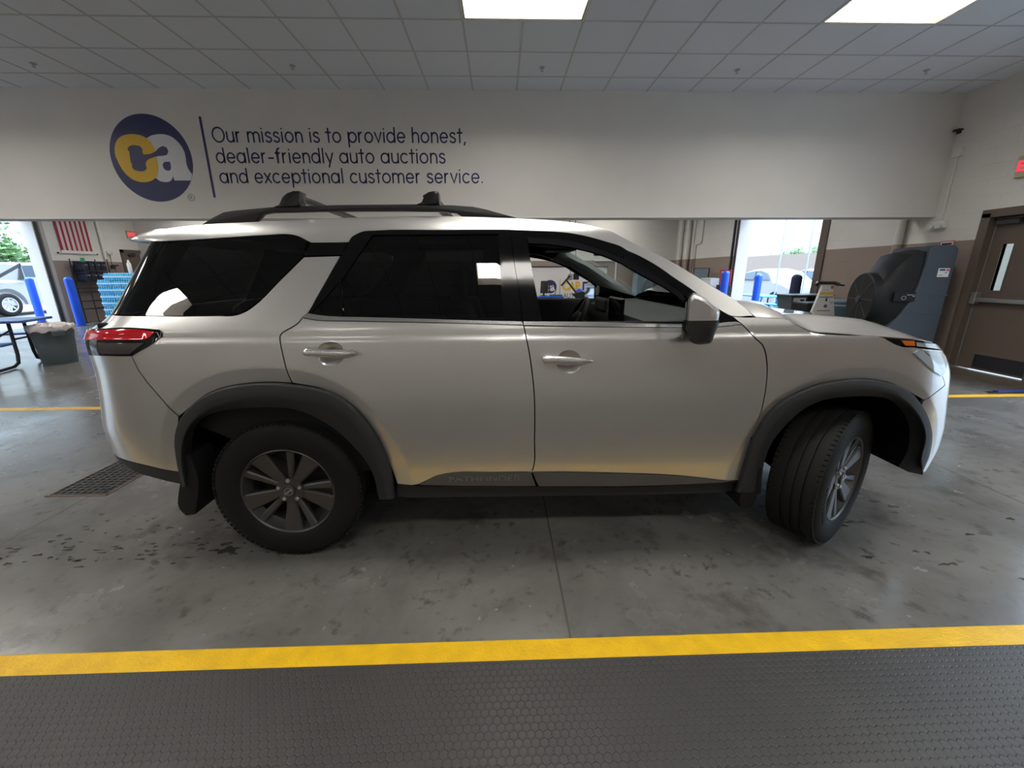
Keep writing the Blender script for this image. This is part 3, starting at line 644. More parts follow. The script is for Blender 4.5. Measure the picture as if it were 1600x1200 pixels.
RAIL=[(-1.47,1.702),(-1.408,1.735),(-1.348,1.761),(-1.296,1.768),(-1.093,1.785),(-0.791,1.793),(-0.405,1.796),(-0.231,1.791),(-0.129,1.785),(-0.057,1.771),(0.015,1.752),(0.088,1.733),(-0.182,1.737),(-0.212,1.755),(-0.284,1.762),(-0.489,1.764),(-0.693,1.764),(-0.895,1.763),(-1.017,1.76),(-1.118,1.758),(-1.159,1.751),(-1.206,1.714)]
FOOT=[[(-1.099,1.783),(-1.072,1.791),(-1.047,1.829),(-1.024,1.844),(-0.993,1.854),(-0.963,1.854),(-0.973,1.784)],
[(-0.405,1.794),(-0.379,1.803),(-0.361,1.838),(-0.343,1.849),(-0.32,1.853),(-0.295,1.852),(-0.293,1.794)]]

HUBR, HUBF, HUBZ = -1.108, 1.792, .378
def _rad(P, cx, cz):
    """radius of an outline about a wheel centre, by angle"""
    a = sorted(((math.atan2(z-cz, x-cx)+PI/2) % (2*PI), math.hypot(x-cx, z-cz)) for x, z in P)
    def f(t):
        t = (t+PI/2) % (2*PI)
        if t <= a[0][0] or t > 1.75*PI: return a[0][1]
        if t >= a[-1][0]: return a[-1][1]
        for (t0, r0), (t1, r1) in zip(a, a[1:]):
            if t0 <= t <= t1: return r0+(r1-r0)*(t-t0)/((t1-t0) or 1)
    return f
ARCHES = ((HUBR, _rad([p for p in UZ['RO'] if p[1] > .40], HUBR, HUBZ), _rad(UZ['RB'], HUBR, HUBZ)), (HUBF, _rad([p for p in UZ['FO'] if p[1] > .40], HUBF, HUBZ), _rad(UZ['FB'], HUBF, HUBZ)))
def band_at(ro, rb, t):
    a = ro(t); return a, a+min(.10, max(.045, rb(t)-a))
def flare(u, z):
    """the flat lip around each wheel opening, set slightly into the body"""
    for cx, ro, rb in ARCHES:
        dx, dz = u-cx, z-HUBZ; r = math.hypot(dx, dz)
        if r > .75: continue
        a, b = band_at(ro, rb, math.atan2(dz, dx)); k = (r-a)/(b-a)
        if k < 1: return -.012*(1-max(0, k))
    return 0.0
CREASE = []
for cx, ro, rb in ARCHES:
    for k in (.93, 1.005):
        for i in range(150):
            t = math.radians(-12+204*i/149); a, b = band_at(ro, rb, t); r = a+(b-a)*k; CREASE.append((cx+r*math.cos(t), HUBZ+r*math.sin(t)))
def skin(u, z, off=0.0, body=True):
    return pos(u, z, off+(flare(u, z) if body else 0.0))
def snorm(u, z, body=True):
    d = .003
    a, b, c, e = (Vector(skin(u+d, z, 0, body)), Vector(skin(u-d, z, 0, body)), Vector(skin(u, z+d, 0, body)), Vector(skin(u, z-d, 0, body)))
    n = (a-b).cross(c-e)
    return n.normalized() if n.length > 1e-12 else Vector((0, -1, 0))
def inside(p, P):
    x, y = p; c = False; j = len(P)-1
    for i in range(len(P)):
        if (P[i][1] > y) != (P[j][1] > y) and x < (P[j][0]-P[i][0])*(y-P[i][1])/(P[j][1]-P[i][1])+P[i][0]: c = not c
        j = i
    return c
def dedupe(P, e=.004):
    out = []
    for p in P:
        if not out or math.hypot(p[0]-out[-1][0], p[1]-out[-1][1]) > e: out.append(p)
    if math.hypot(out[0][0]-out[-1][0], out[0][1]-out[-1][1]) < e: out.pop()
    return out
def resample(P, d):
    out = []
    n = len(P)
    for i in range(n):
        a, b = P[i], P[(i+1) % n]; L = math.hypot(b[0]-a[0], b[1]-a[1]); k = max(1, int(L/d))
        out += [(a[0]+(b[0]-a[0])*s/k, a[1]+(b[1]-a[1])*s/k) for s in range(k)]
    return out
def area(P): return sum(P[i-1][0]*P[i][1]-P[i][0]*P[i-1][1] for i in range(len(P)))/2
def inset(P, d):
    n = len(P); s = 1 if area(P) > 0 else -1; out = []
    for i in range(n):
        a, p, b = P[i-1], P[i], P[(i+1) % n]
        u = Vector((p[0]-a[0], p[1]-a[1])).normalized(); v = Vector((b[0]-p[0], b[1]-p[1])).normalized()
        nu = Vector((-u.y, u.x))*s; nv = Vector((-v.y, v.x))*s; m = nu+nv
        m = m.normalized() if m.length > .2 else nu
        out.append((p[0]+m.x*d/max(.45, m.dot(nu)), p[1]+m.y*d/max(.45, m.dot(nu))))
    return out
CAR = thing('car', 'silver three-row suv with black roof rails and dark tinted rear windows, parked side-on', 'car', (.30, YC, 0))
def mesh_uz(outline, holes=(), off=0.0, step=.035, body=True, depth=.014, fn=None):
    """triangulated skin patch; returns verts (near side), faces, normals"""
    loops = [outline]+list(holes); V = []; E = []
    for P in loops:
        k = len(V); V += P; E += [(k+i, k+(i+1) % len(P)) for i in range(len(P))]
    if body:
        V += [q for q in CREASE if inside(q, outline) and not any(inside(q, h) for h in holes) and min((q[0]-p[0])**2+(q[1]-p[1])**2 for p in outline) > 6e-5]
    us = [p[0] for p in outline]; zs = [p[1] for p in outline]
    u0, u1, z0, z1 = min(us), max(us), min(zs), max(zs)
    bpts = [Vector(p) for p in V]; cellmap = {}
    for p in V: cellmap.setdefault((int(p[0]/step), int(p[1]/step)), []).append(p)
    i = math.floor(u0/step)
    while i*step <= u1:
        j = math.floor(z0/step)
        while j*step <= z1:
            p = (i*step+(.5*step if j % 2 else 0), j*step)
            if inside(p, outline) and not any(inside(p, h) for h in holes):
                ci, cj = int(p[0]/step), int(p[1]/step); ok = True
                for a in (-1, 0, 1):
                    for b in (-1, 0, 1):
                        for q in cellmap.get((ci+a, cj+b), ()):
                            if math.hypot(q[0]-p[0], q[1]-p[1]) < step*.42: ok = False
                if ok: V.append(p)
            j += 1
        i += 1
    vo, eo, fo, *_ = geometry.delaunay_2d_cdt([Vector(p) for p in V], E, [], 0, 1e-6)
    F = []
    for f in fo:
        c = ((vo[f[0]].x+vo[f[1]].x+vo[f[2]].x)/3, (vo[f[0]].y+vo[f[1]].y+vo[f[2]].y)/3)
        if inside(c, outline) and not any(inside(c, h) for h in holes):
            a = (vo[f[1]].x-vo[f[0]].x)*(vo[f[2]].y-vo[f[0]].y)-(vo[f[2]].x-vo[f[0]].x)*(vo[f[1]].y-vo[f[0]].y)
            if abs(a) > 1e-9: F.append(tuple(f) if a > 0 else tuple(f)[::-1])
    P3 = [skin(p.x, p.y, off+(fn(p.x, p.y) if fn else 0), body) for p in vo]; N = [snorm(p.x, p.y, body) for p in vo]
    if fn:
        N = []
        for p in vo:
            d = .003
            g = lambda a, b: Vector(skin(a, b, off+fn(a, b), body))
            nn = (g(p.x+d, p.y)-g(p.x-d, p.y)).cross(g(p.x, p.y+d)-g(p.x, p.y-d)); N.append(nn.normalized())
    if depth:
        for L in loops:
            k = len(P3); n = len(L); s = 1 if (area(L) > 0) == (L is outline) else -1
            o_ = [off+(fn(*p) if fn else 0) for p in L]
            a = [Vector(skin(p[0], p[1], o_[q], body)) for q, p in enumerate(L)]; b = [Vector(skin(p[0], p[1], o_[q]-depth, body)) for q, p in enumerate(L)]
            P3 += a+b
            for i in range(n):
                t = (a[(i+1) % n]-a[i-1]).normalized()*s; nn = t.cross(snorm(L[i][0], L[i][1], body)); N.append(nn.normalized())
            N += N[-n:]
            for i in range(n):
                j = (i+1) % n
                F.append((k+i, k+n+i, k+n+j, k+j) if s > 0 else (k+i, k+j, k+n+j, k+n+i))
    return P3, F, N
def put(name, data, m, parent, far=False, label=None):
    P3, F, N = data
    o_ = wloc(parent)
    if far:
        P3 = [(p[0], 2*YC-p[1], p[2]) for p in P3]; N = [Vector((n[0], -n[1], n[2])) for n in N]; F = [f[::-1] for f in F]
    me = bpy.data.meshes.new(name); me.from_pydata([Vector(p)-o_ for p in P3], [], F); me.materials.append(m)
    me.polygons.foreach_set('use_smooth', [True]*len(me.polygons))
    me.normals_split_custom_set_from_vertices([tuple(n) for n in N])
    o = bpy.data.objects.new(name, me); COL.objects.link(o); o.parent = parent
    if label: o['label'] = label
    return o
BACK = []                                                        # dark inner structure behind the shut lines
def outline(key, gap=.0022, ang=34, sub=4): 
    P = dedupe(UZ[key] if isinstance(key, str) else key)
    P = dedupe(smooth_loop(P, sub, ang), .003)
    return inset(resample(P, .05), gap) if gap else resample(P, .05)
def panel(name, key, m, parents=(None, None), off=0.0, holes=(), gap=.003, step=.035, body=True, back=True, depth=.014, label=None, fn=None, ang=34):
    P = outline(key, gap, ang)
    d = mesh_uz(P, holes, off, step, body, depth, fn)
    if back: BACK.append(mesh_uz(inset(P, -.006), holes, off-.016, .09, body, 0))
    return [put(name, d, m, parents[k] or CAR, bool(k), label) for k in (0, 1)]

# ---------------------------------------------------------------- car materials
def paint_mat():
    m = mat('champagne_silver_paint', (.67, .66, .645), .30, metal=.85, coat=1.0, coat_rough=.03); n = m.node_tree.nodes; l = m.node_tree.links; b = n['Principled BSDF']
    tc = n.new('ShaderNodeTexCoord'); v = n.new('ShaderNodeTexVoronoi'); v.inputs['Scale'].default_value = 900; l.new(tc.outputs['Object'], v.inputs['Vector'])
    mx = n.new('ShaderNodeMix'); mx.data_type = 'RGBA'; mx.inputs[6].default_value = (.635, .625, .61, 1); mx.inputs[7].default_value = (.715, .705, .69, 1)
    l.new(v.outputs['Color'], mx.inputs[0]); l.new(mx.outputs[2], b.inputs['Base Color'])
    # rain drops standing on the clear coat
    w = n.new('ShaderNodeTexVoronoi'); w.inputs['Scale'].default_value = 42; w.inputs['Randomness'].default_value = 1; l.new(tc.outputs['Object'], w.inputs['Vector'])
    r = n.new('ShaderNodeMapRange'); r.interpolation_type = 'SMOOTHSTEP'; r.inputs[1].default_value = .11; r.inputs[2].default_value = .03; l.new(w.outputs['Distance'], r.inputs[0])
    k = n.new('ShaderNodeMath'); k.operation = 'GREATER_THAN'; k.inputs[1].default_value = .84
    sp = n.new('ShaderNodeSeparateColor'); l.new(w.outputs['Color'], sp.inputs[0]); l.new(sp.outputs[0], k.inputs[0])
    q = n.new('ShaderNodeMath'); q.operation = 'MULTIPLY'; l.new(r.outputs[0], q.inputs[0]); l.new(k.outputs[0], q.inputs[1])
    bp = n.new('ShaderNodeBump'); bp.inputs['Strength'].default_value = .35; bp.inputs['Distance'].default_value = .0015; l.new(q.outputs[0], bp.inputs['Height'])
    l.new(bp.outputs[0], b.inputs['Coat Normal'])
    return m
M_PAINT = paint_mat()
M_GLOSS = mat('gloss_black', (.0035, .0035, .004), .07, spec=.32)
M_CLAD = mat('charcoal_cladding', (.030, .031, .034), .5, spec=.32, bump=.25, bscale=500, noise=.1, nscale=30)
M_SILL = mat('grey_sill_plastic', (.085, .083, .08), .46, bump=.2, bscale=400)
M_WELL = mat('wheel_well_black', (.004, .004, .0045), .9, spec=.08)
M_TINT = glass('privacy_glass', (.085, .09, .093)); M_CLEAR = glass('windshield_glass', (.80, .86, .84))
M_CHROME = mat('satin_chrome', (.62, .61, .60), .22, metal=1.0)
M_RUB = mat('tyre_rubber', (.009, .0088, .0088), .66, spec=.22, bump=.1, bscale=120)
M_RIM = mat('gunmetal_alloy', (.070, .069, .070), .42, metal=.55)
M_INT = mat('black_interior', (.012, .0125, .013), .65, spec=.25); M_DASH = mat('dash_black', (.022, .025, .024), .55)
M_PILLAR = mat('grey_pillar_trim', (.22, .24, .235), .6)
M_TRED = mat('red_lens', (.55, .004, .012), .08, coat=.6, emit=(1, .01, .02), estr=.05)
M_TCLR = mat('smoked_lens', (.055, .05, .055), .06, coat=.6)
M_HL = mat('headlamp_lens', (.42, .50, .58), .07, metal=.35, coat=1.0)
M_AMB = mat('amber_lens', (.50, .11, .008), .12, emit=(1, .25, .02), estr=.08)
M_SHELL = mat('inner_panel_black', (.004, .004, .004), .9, spec=.08)
# ---------------------------------------------------------------- body sides
hole_r = outline('rc', 0); hole_f = outline('fc', 0)
RD = panel('rear_door', 'rear_door', M_PAINT, step=.018, holes=[hole_r])
FD = panel('front_door', 'front_door', M_PAINT, step=.018, holes=[hole_f])
panel('fender', 'fender', M_PAINT, step=.018); panel('quarter_panel', 'quarter_panel', M_PAINT, step=.018)
panel('front_bumper', 'front_bumper', M_PAINT, step=.018); RBP = panel('rear_bumper', 'rear_bumper', M_PAINT, step=.018)
panel('rear_valance', 'rear_valance', M_CLAD, label='charcoal lower bumper valance')
panel('roof_side_rail', 'roof_side', M_PAINT, gap=.001)
WG = outline('rear_glass', 0); WF = outline('rear_fixed_glass', 0); OPN = outline('opening', 0); 
panel('door_frame', 'rear_frame', M_GLOSS, RD, holes=[WG, WF], label='gloss black window frame', back=False, off=.001, gap=.001)
panel('window_glass', 'rear_glass', M_TINT, RD, off=-.005, gap=-.004, back=False, depth=.004, label='dark tinted door glass')
panel('fixed_glass', 'rear_fixed_glass', M_TINT, RD, off=-.004, gap=-.004, back=False, depth=.004)
panel('door_frame', 'front_frame', M_GLOSS, FD, holes=[OPN], label='gloss black window frame', back=False, off=.001, gap=.001)
panel('window_visor', 'visor', mat('smoked_visor', (.006, .006, .008), .15, spec=.35), FD, off=.012, back=False, gap=0, label='smoked rain visor')
panel('pillar_strip', 'strip', M_GLOSS, off=.001, gap=.001, label='black strip linking the side windows')
panel('quarter_glass', 'quarter_glass', M_TINT, off=-.001, gap=.0015, back=False, depth=.006, label='dark tinted quarter window')
panel('rear_pillar', 'd_pillar', M_GLOSS, gap=.001, label='gloss black rear pillar')
panel('belt_trim', 'belt_rear', M_CHROME, RD, off=.004, gap=0, back=False, label='satin chrome belt strip')
panel('belt_trim', 'belt_front', M_CHROME, FD, off=.004, gap=0, back=False, label='satin chrome belt strip')
panel('sill_trim', 'sill_rear', M_SILL, RD, off=.005, gap=.001, back=False, label='grey lower door trim')
panel('sill_trim', 'sill_front', M_SILL, FD, off=.005, gap=.001, back=False, label='grey lower door trim')
panel('rocker_panel', 'sill_low', M_CLAD, off=-.045, gap=0, label='dark rocker panel')
M_EMB = mat('embossed_grey', (.15, .148, .145), .35)
for k in (0, 1):   # embossed name on the trim of the rear doors
    s = 1 if k == 0 else -1
    y = YC-s*(W0(.437)+.0055)
    M = Matrix.Translation((-.092, y, .437)) @ (FACE_NEAR if k == 0 else Matrix.Rotation(PI, 4, 'Z') @ FACE_NEAR)
    text('embossed_lettering', 'PATHFINDER', M_EMB, RD[k], .042, M, .005, sx=1.52)
# door handle cups and handles
def cup(key, parent, far):
    P = outline(key, 0); cx = sum(p[0] for p in P)/len(P); cz = sum(p[1] for p in P)/len(P); rings = []
    for t, d in ((1, 0), (.93, .006), (.8, .017), (.6, .026), (.35, .030), (.08, .031)):
        rings.append([Vector(skin(cx+(p[0]-cx)*t, cz+(p[1]-cz)*t, -d)) for p in P])
    mb = MB().loft(rings, True, False, True)
    if far: mb.v = [(p[0], 2*YC-p[1], p[2]) for p in mb.v]
    return mb.build('handle_cup', M_PAINT, parent, 60)
def handle(key, parent, far):
    P = outline(key, 0); cx = sum(p[0] for p in P)/len(P); cz = sum(p[1] for p in P)/len(P); rings = []
    u0 = min(p[0] for p in P); u1 = max(p[0] for p in P)
    for t, d in ((.80, .012), (1, .020), (1, .030), (.93, .039), (.72, .044), (.3, .046)):
        rings.append([Vector(skin(cx+(p[0]-cx)*(1 if t == 1 else 1-(1-t)*.25), cz+(p[1]-cz)*t, d)) for p in P])
    mb = MB().loft(rings, True, True, True)
    for a in (u0+.02, u1-.05):
        q = skin(a, cz, 0); mb.box(a-.012, a+.012, q[1]-.026, q[1]+.004, cz-.012, cz+.012)
    if far: mb.v = [(p[0], 2*YC-p[1], p[2]) for p in mb.v]
    return mb.build('door_handle', mat('handle_paint', (.62, .615, .61), .25, metal=.85, coat=1) if 'handle_paint' not in bpy.data.materials else bpy.data.materials['handle_paint'], parent, 50)
for k in (0, 1):
    cup('rc', RD[k], k); handle('rh', RD[k], k); cup('fc', FD[k], k); handle('fh', FD[k], k)
# lamps
TL = panel('tail_lamp', 'tail', M_GLOSS, off=.004, gap=0, back=False, ang=14, label='tail lamp with a dark surround')
panel('red_lens', 'tailred', M_TRED, TL, off=.008, gap=0, back=False, ang=14)
panel('clear_lens', 'tailclear', M_TCLR, TL, off=.008, gap=0, back=False, ang=14)
SL = panel('turn_lamp', 'strip_lamp', M_GLOSS, off=.003, gap=0, back=False, ang=16, label='slim dark upper lamp strip')
panel('amber_lens', 'amber', M_AMB, SL, off=.006, gap=0, back=False, ang=14, label='amber turn lens')
panel('lamp_lens', 'lampC', M_HL, SL, off=.006, gap=0, back=False, ang=14)
HL = panel('headlamp', 'head_lamp', M_HL, off=.004, gap=0, back=False, ang=18)
panel('lamp_lens', 'lampA', mat('lens_glass', (.55, .66, .76), .05, metal=.4, coat=1), HL, off=.007, gap=0, back=False, ang=18)
panel('lamp_cover', 'lampB', M_HL, HL, off=.007, gap=0, back=False, ang=14)
# wheel opening cladding
M_FLAP = mat('flap_black', (.010, .010, .011), .6, spec=.25)
def strip3(name, A, B, C_, offs, m, far, cut=None):
    def rs(P, n=56):
        P = [P[0]]+[p for p in P[1:]]
        L = [0]
        for a, b in zip(P, P[1:]): L.append(L[-1]+math.hypot(b[0]-a[0], b[1]-a[1]))
        out = []
        for i in range(n+1):
            s = L[-1]*i/n; k = 0
            while k < len(P)-2 and L[k+1] < s: k += 1
            t = (s-L[k])/((L[k+1]-L[k]) or 1)
            p0 = P[max(k-1, 0)]; p1 = P[k]; p2 = P[k+1]; p3 = P[min(k+2, len(P)-1)]
            out.append(tuple(.5*((2*p1[q])+(-p0[q]+p2[q])*t+(2*p0[q]-5*p1[q]+4*p2[q]-p3[q])*t*t+(-p0[q]+3*p1[q]-3*p2[q]+p3[q])*t**3) for q in (0, 1)))
        return out
    a, b, c = rs(A), rs(B), rs(C_); rings = []
    for i in range(len(a)):
        pts = []
        def mixp(p, q, t): return (p[0]+(q[0]-p[0])*t, p[1]+(q[1]-p[1])*t)
        for p, o in ((a[i], -.012), (a[i], offs[0]), (mixp(a[i], b[i], .12), offs[0]+.010), (mixp(a[i], b[i], .5), offs[1]-.002), (mixp(a[i], b[i], .92), offs[1]), (mixp(b[i], c[i], .1), offs[1]-.004), (mixp(b[i], c[i], .5), (offs[1]+offs[2])/2), (c[i], offs[2]), (c[i], offs[2]-.05)):
            pts.append(Vector(pos(p[0], p[1], o)))
        rings.append(pts)
    mb = MB().loft(rings, False)
    if far: mb.v = [(p[0], 2*YC-p[1], p[2]) for p in mb.v]
    return mb.build(name, m, CAR, 40), a, c
ARCH = {}
for k in (0, 1):
    o1, _, ci = strip3('wheel_arch_trim', UZ['RO'], UZ['RC'], UZ['RI'], (.004, .020, -.022), M_CLAD, k); ARCH['r'] = ci
    o2, _, ci = strip3('wheel_arch_trim', UZ['FO'], UZ['FC'][:-1]+[(2.372, .395)], UZ['FI'][:-1]+[(2.31, .395)], (.004, .020, -.022), M_CLAD, k); ARCH['f'] = ci
    o1['label'] = 'charcoal rear wheel arch trim'; o2['label'] = 'charcoal front wheel arch trim'
    for key, cx in (('r', HUBR), ('f', HUBF)):
        P = ARCH[key]; s = -1 if k else 1
        ring = []
        for q in P:
            p = pos(q[0], q[1], -.07); ring.append((p[0], YC-s*(YC-p[1]), p[2]))
        r2 = [(p[0], YC-s*.46, p[2]) for p in ring]
        mb = MB().loft([ring, r2], False)
        n = len(r2); mb.add(r2, [tuple(range(n))])
        mb.build('wheel_well_liner', M_WELL, CAR, 40)
        # mud flap
        if key == 'r':
            pl = [(-1.585, .60), (-1.555, .60), (-1.545, .46), (-1.60, .262), (-1.65, .255), (-1.675, .295), (-1.655, .40), (-1.615, .50)]
        else:
            pl = [(1.32, .45), (1.372, .46), (1.368, .36), (1.355, .245), (1.33, .222), (1.29, .23), (1.275, .28), (1.29, .38)]
        y = YC-s*.965
        MB().prism([(x, y, z) for x, z in smooth_loop(pl, 3, 50)], (0, s*.16, 0)).build('mud_flap', M_FLAP, CAR, 40, .004)
# ---------------------------------------------------------------- roof, glass, hood, ends
RT = UZ['roof_side'][27:]                       # windshield foot ... roof edge ... spoiler seam
rim = [(u, z) for u, z in RT]
def roof_ring(u, z, n=15, crown=.05, fwd=0.0):
    p = pos(u, z, -.002); s0 = YC-p[1]; out = []
    for i in range(n):
        t = -1+2*i/(n-1); k = 1-abs(t)**2.6
        out.append((p[0]+fwd*(1-t*t), YC+t*s0, p[2]+crown*k))
    return out
top = [q for q in rim if q[1] > 1.655 and q[0] < .60]
rs_ = [roof_ring(u, z, 17, .045-.018*max(0, min(1, (-1.1-u)/.45))-.022*max(0, min(1, (u+.2)/.6)), .06*max(0, min(1, (u-.1)/.45))) for u, z in top]
MB().loft(rs_, False).build('roof', M_PAINT, CAR, 60)
MB().loft([[(p[0], YC+(p[1]-YC)*.985, p[2]-.035) for p in r] for r in rs_], False).build('headliner', M_INT, CAR, 60)
ws = [q for q in rim if q[0] > .50 and q[1] < 1.69][::-1]
rg = []
for i, (u, z) in enumerate(ws):
    k = (u-.52)/.70
    rg.append(roof_ring(u, z, 17, .023-.013*max(0, min(1, k)), .06+.19*max(0, min(1, k))))
MB().loft(rg, False).build('windshield', M_CLEAR, CAR, 60)
# hood from the shut line to the crown
sh = [(1.30, 1.247)]+UZ['shut']
sh = [(1.24, 1.250)]+sh
rg = []
for u, z in sh:
    p = Vector(pos(u, z, .0)); s0 = YC-p.y; row = []
    bulge = .055*max(0.0, min(1.0, (2.44-u)/.5))+.006
    for i in range(29):
        t = -1+2*i/28; a = abs(t)
        h = bulge*(1-a**5)+.012*math.exp(-((a-.70)/.10)**2)*min(1, max(0, (2.45-u)*2.5))
        row.append((p.x+(.05+.13*max(0, (u-1.9)/.5))*(1-a*a), YC+t*(s0*.985-.002), p.z+h+.004))
    row = [(row[0][0], row[0][1]+.004, row[0][2]-.025)]+row+[(row[-1][0], row[-1][1]-.004, row[-1][2]-.025)]
    rg.append(row)
last = rg[-1]
rg.append([(x+.035*(1-abs(i-15)/15*.6), y, z-.02) for i, (x, y, z) in enumerate(last)])
MB().loft(rg, False).build('hood', M_PAINT, CAR, 40)
mb = MB()
for s in (-1, 1):
    gap_strip = []
    for u, z in UZ['shut']:
        p = pos(u, z); s0 = YC-p[1]; gap_strip.append([(p[0], YC+s*s0*1.0005, p[2]-.004), (p[0], YC+s*(s0*.985-.004), p[2]+.0005)])
    mb.loft(gap_strip, False)
mb.build('hood_gap_shade', M_SHELL, CAR, 0)  # dark strip added in the hood gap in place of its shade
MB().box(1.36, 2.25, YC-.82, YC+.82, .90, 1.06).build('engine_bay', M_SHELL, CAR, 0)
# cowl below the windshield
cw = roof_ring(1.219, 1.258, 17, .008, .25)
MB().loft([cw, [(x+.10, y, z-.020) for x, y, z in cw], [(x+.11, y, z-.06) for x, y, z in cw]], False).build('cowl_panel', M_INT, CAR, 30)
mb = MB(); mb.tube([(1.34, YC-.60, 1.262), (1.375, YC-.45, 1.275), (1.36, YC-.05, 1.285)], .009, 8); mb.tube([(1.37, YC-.63, 1.253), (1.345, YC-.60, 1.268), (1.33, YC-.57, 1.262)], .016, 8)
mb.tube([(1.37, YC+.02, 1.275), (1.375, YC+.3, 1.28), (1.33, YC+.72, 1.275)], .009, 8); mb.build('wiper', M_BLACK, CAR, 40)
# spoiler and tailgate
def hoop(z, off, u0=-1.588, extra=0.0, n=16):
    near = []
    for i in range(n+1):
        u = u0-(UMAXR)*(i/n)
        p = pos(u, z, 0); k = min(1, i/n*2.2)
        near.append((p[0]-extra*k-off*k, p[1]-off*.4*k*(1 if i < n else 0), z))
    return near+[(x, 2*YC-y, zz) for x, y, zz in near[::-1]]
UMAXR = 2*LR*.999
zt_ = UZ['roof_side'][-1][1]-.002
sp_ = [hoop(1.622, .03, extra=.045), hoop(1.632, .045, extra=.062), hoop(zt_-.045, .05, extra=.055), hoop(zt_-.018, .045, extra=.03), hoop(zt_, .03, extra=-.01)]
mb = MB().loft(sp_, False)
mb.loft([sp_[0], [(x+.13*(1 if abs(y-YC) < .72 else .4), YC+(y-YC)*.9, z-.005) for x, y, z in sp_[0]]], False)
t5 = sp_[-1]; n5 = len(t5)//2; rows = []
for i in range(n5):
    (xa, ya, za), (xb, yb, zb) = t5[i], t5[-1-i]; row = []
    for q in range(17):
        t = -1+2*q/16; row.append((xa-.03*(1-t*t)*(i/n5), YC+t*(yb-ya)/2, za-.002+.026*(1-abs(t)**2.6)*(1-(i/n5)**2)))
    rows.append(row)
mb.loft(rows, False)
mb.build('spoiler', M_PAINT, CAR, 40)
def endpatch(name, z0, z1, side, off, m, q0=.80, nz=10, nq=8, label=None):
    rings = []
    for j in range(nz+1):
        z = z0+(z1-z0)*j/nz; near = []
        for i in range(nq+1):
            q = q0+(.9995-q0)*i/nq
            u = (X1R-2*LR*q) if side < 0 else (X1F+2*LF*q)
            near.append(Vector(pos0(u, z))+Vector((side*off, 0, 0)))
        rings.append(near+[Vector((p.x, 2*YC-p.y, p.z)) for p in near[::-1]])
    return MB().loft(rings, False).build(name, m, CAR, 60, label=label)
endpatch('tailgate', .74, 1.27, -1, .002, M_PAINT); endpatch('rear_window', 1.28, 1.63, -1, .002, M_TINT); endpatch('rear_bumper_center', .50, .73, -1, .002, M_PAINT)
endpatch('grille', .62, 1.0, 1, .006, M_GLOSS, q0=.72); endpatch('lower_grille', .34, .58, 1, .004, M_CLAD, q0=.7); endpatch('hood_lip', 1.0, 1.11, 1, .0, M_PAINT, q0=.6)
# ---------------------------------------------------------------- roof rails and crossbars
for k in (0, 1):
    s = -1 if k else 1
    y = YC-s*.69
    mb = MB().prism([(x, y, z) for x, z in RAIL], (0, s*.038, 0)); mb.build('roof_rail', M_BLACK, CAR, 40, .006)
M_BAR = mat('gloss_black_bar', (.012, .012, .012), .2)
for F_ in FOOT:
    zt = max(z for x, z in F_); x1 = max(x for x, z in F_)-.03
    o = MB().loft([[(x1+.035*math.cos(a)-.02, yy, zt-.018+.014*math.sin(a)) for a in [2*PI*i/14 for i in range(14)]] for yy in (YC-.66, YC+.66)], True, True, True).build('crossbar', M_BAR, CAR, 40)
    for s in (1, -1): MB().prism([(x, YC-s*.70, z) for x, z in F_], (0, s*.075, 0)).build('bar_foot', M_BAR, o, 40, .012)
# ---------------------------------------------------------------- mirrors
for k in (0, 1):
    s = -1 if k else 1
    cx, cz = 0.921, 1.262
    top_ = [(0.853, 1.261), (0.849, 1.316), (0.855, 1.355), (0.87, 1.373), (0.896, 1.367), (0.933, 1.349), (0.971, 1.322), (1.0, 1.295), (1.0, 1.261)]
    low_ = [(0.85, 1.257), (1.002, 1.257), (0.999, 1.23), (0.99, 1.198), (0.976, 1.155), (0.958, 1.151), (0.898, 1.153), (0.881, 1.164), (0.871, 1.197), (0.856, 1.205)]
    st = [(1.115, .84), (1.10, .94), (1.07, 1.0), (1.0, 1.02), (.95, .94)]
    def mrings(P):
        out = []
        for h, q in st[::-1]:
            out.append([(cx+(x-cx)*q+.46*(1.02-h), YC-s*h, cz+(z-cz)*q) for x, z in P])
        return out
    a = MB().loft(mrings(smooth_loop(low_, 3, 60)), True, True, True).build('side_mirror', M_BLACK, CAR, 50, label='wing mirror with a black lower housing')
    MB().loft(mrings(smooth_loop(top_, 3, 60)), True, True, True).build('mirror_cap', M_PAINT, a, 50, label='silver mirror cap')
    mb = MB().prism([(0.819, YC-s*1.08, 1.18), (0.819, YC-s*1.08, 1.34), (0.876, YC-s*.955, 1.34), (0.876, YC-s*.955, 1.18)], (-.006, 0, 0)); mb.build('mirror_glass', mat('mirror_silver', (.42, .44, .46), .03, metal=1) if 'mirror_silver' not in bpy.data.materials else bpy.data.materials['mirror_silver'], a, 0)
    MB().loft([[(.985+dx*w, YC-s*h, 1.215+dz) for dx, dz in ((-.03, -.02), (.03, -.02), (.03, .02), (-.03, .02))] for h, w in ((.965, .8), (.92, 1.2))], True, True, True).build('mirror_arm', M_BLACK, a, 0)
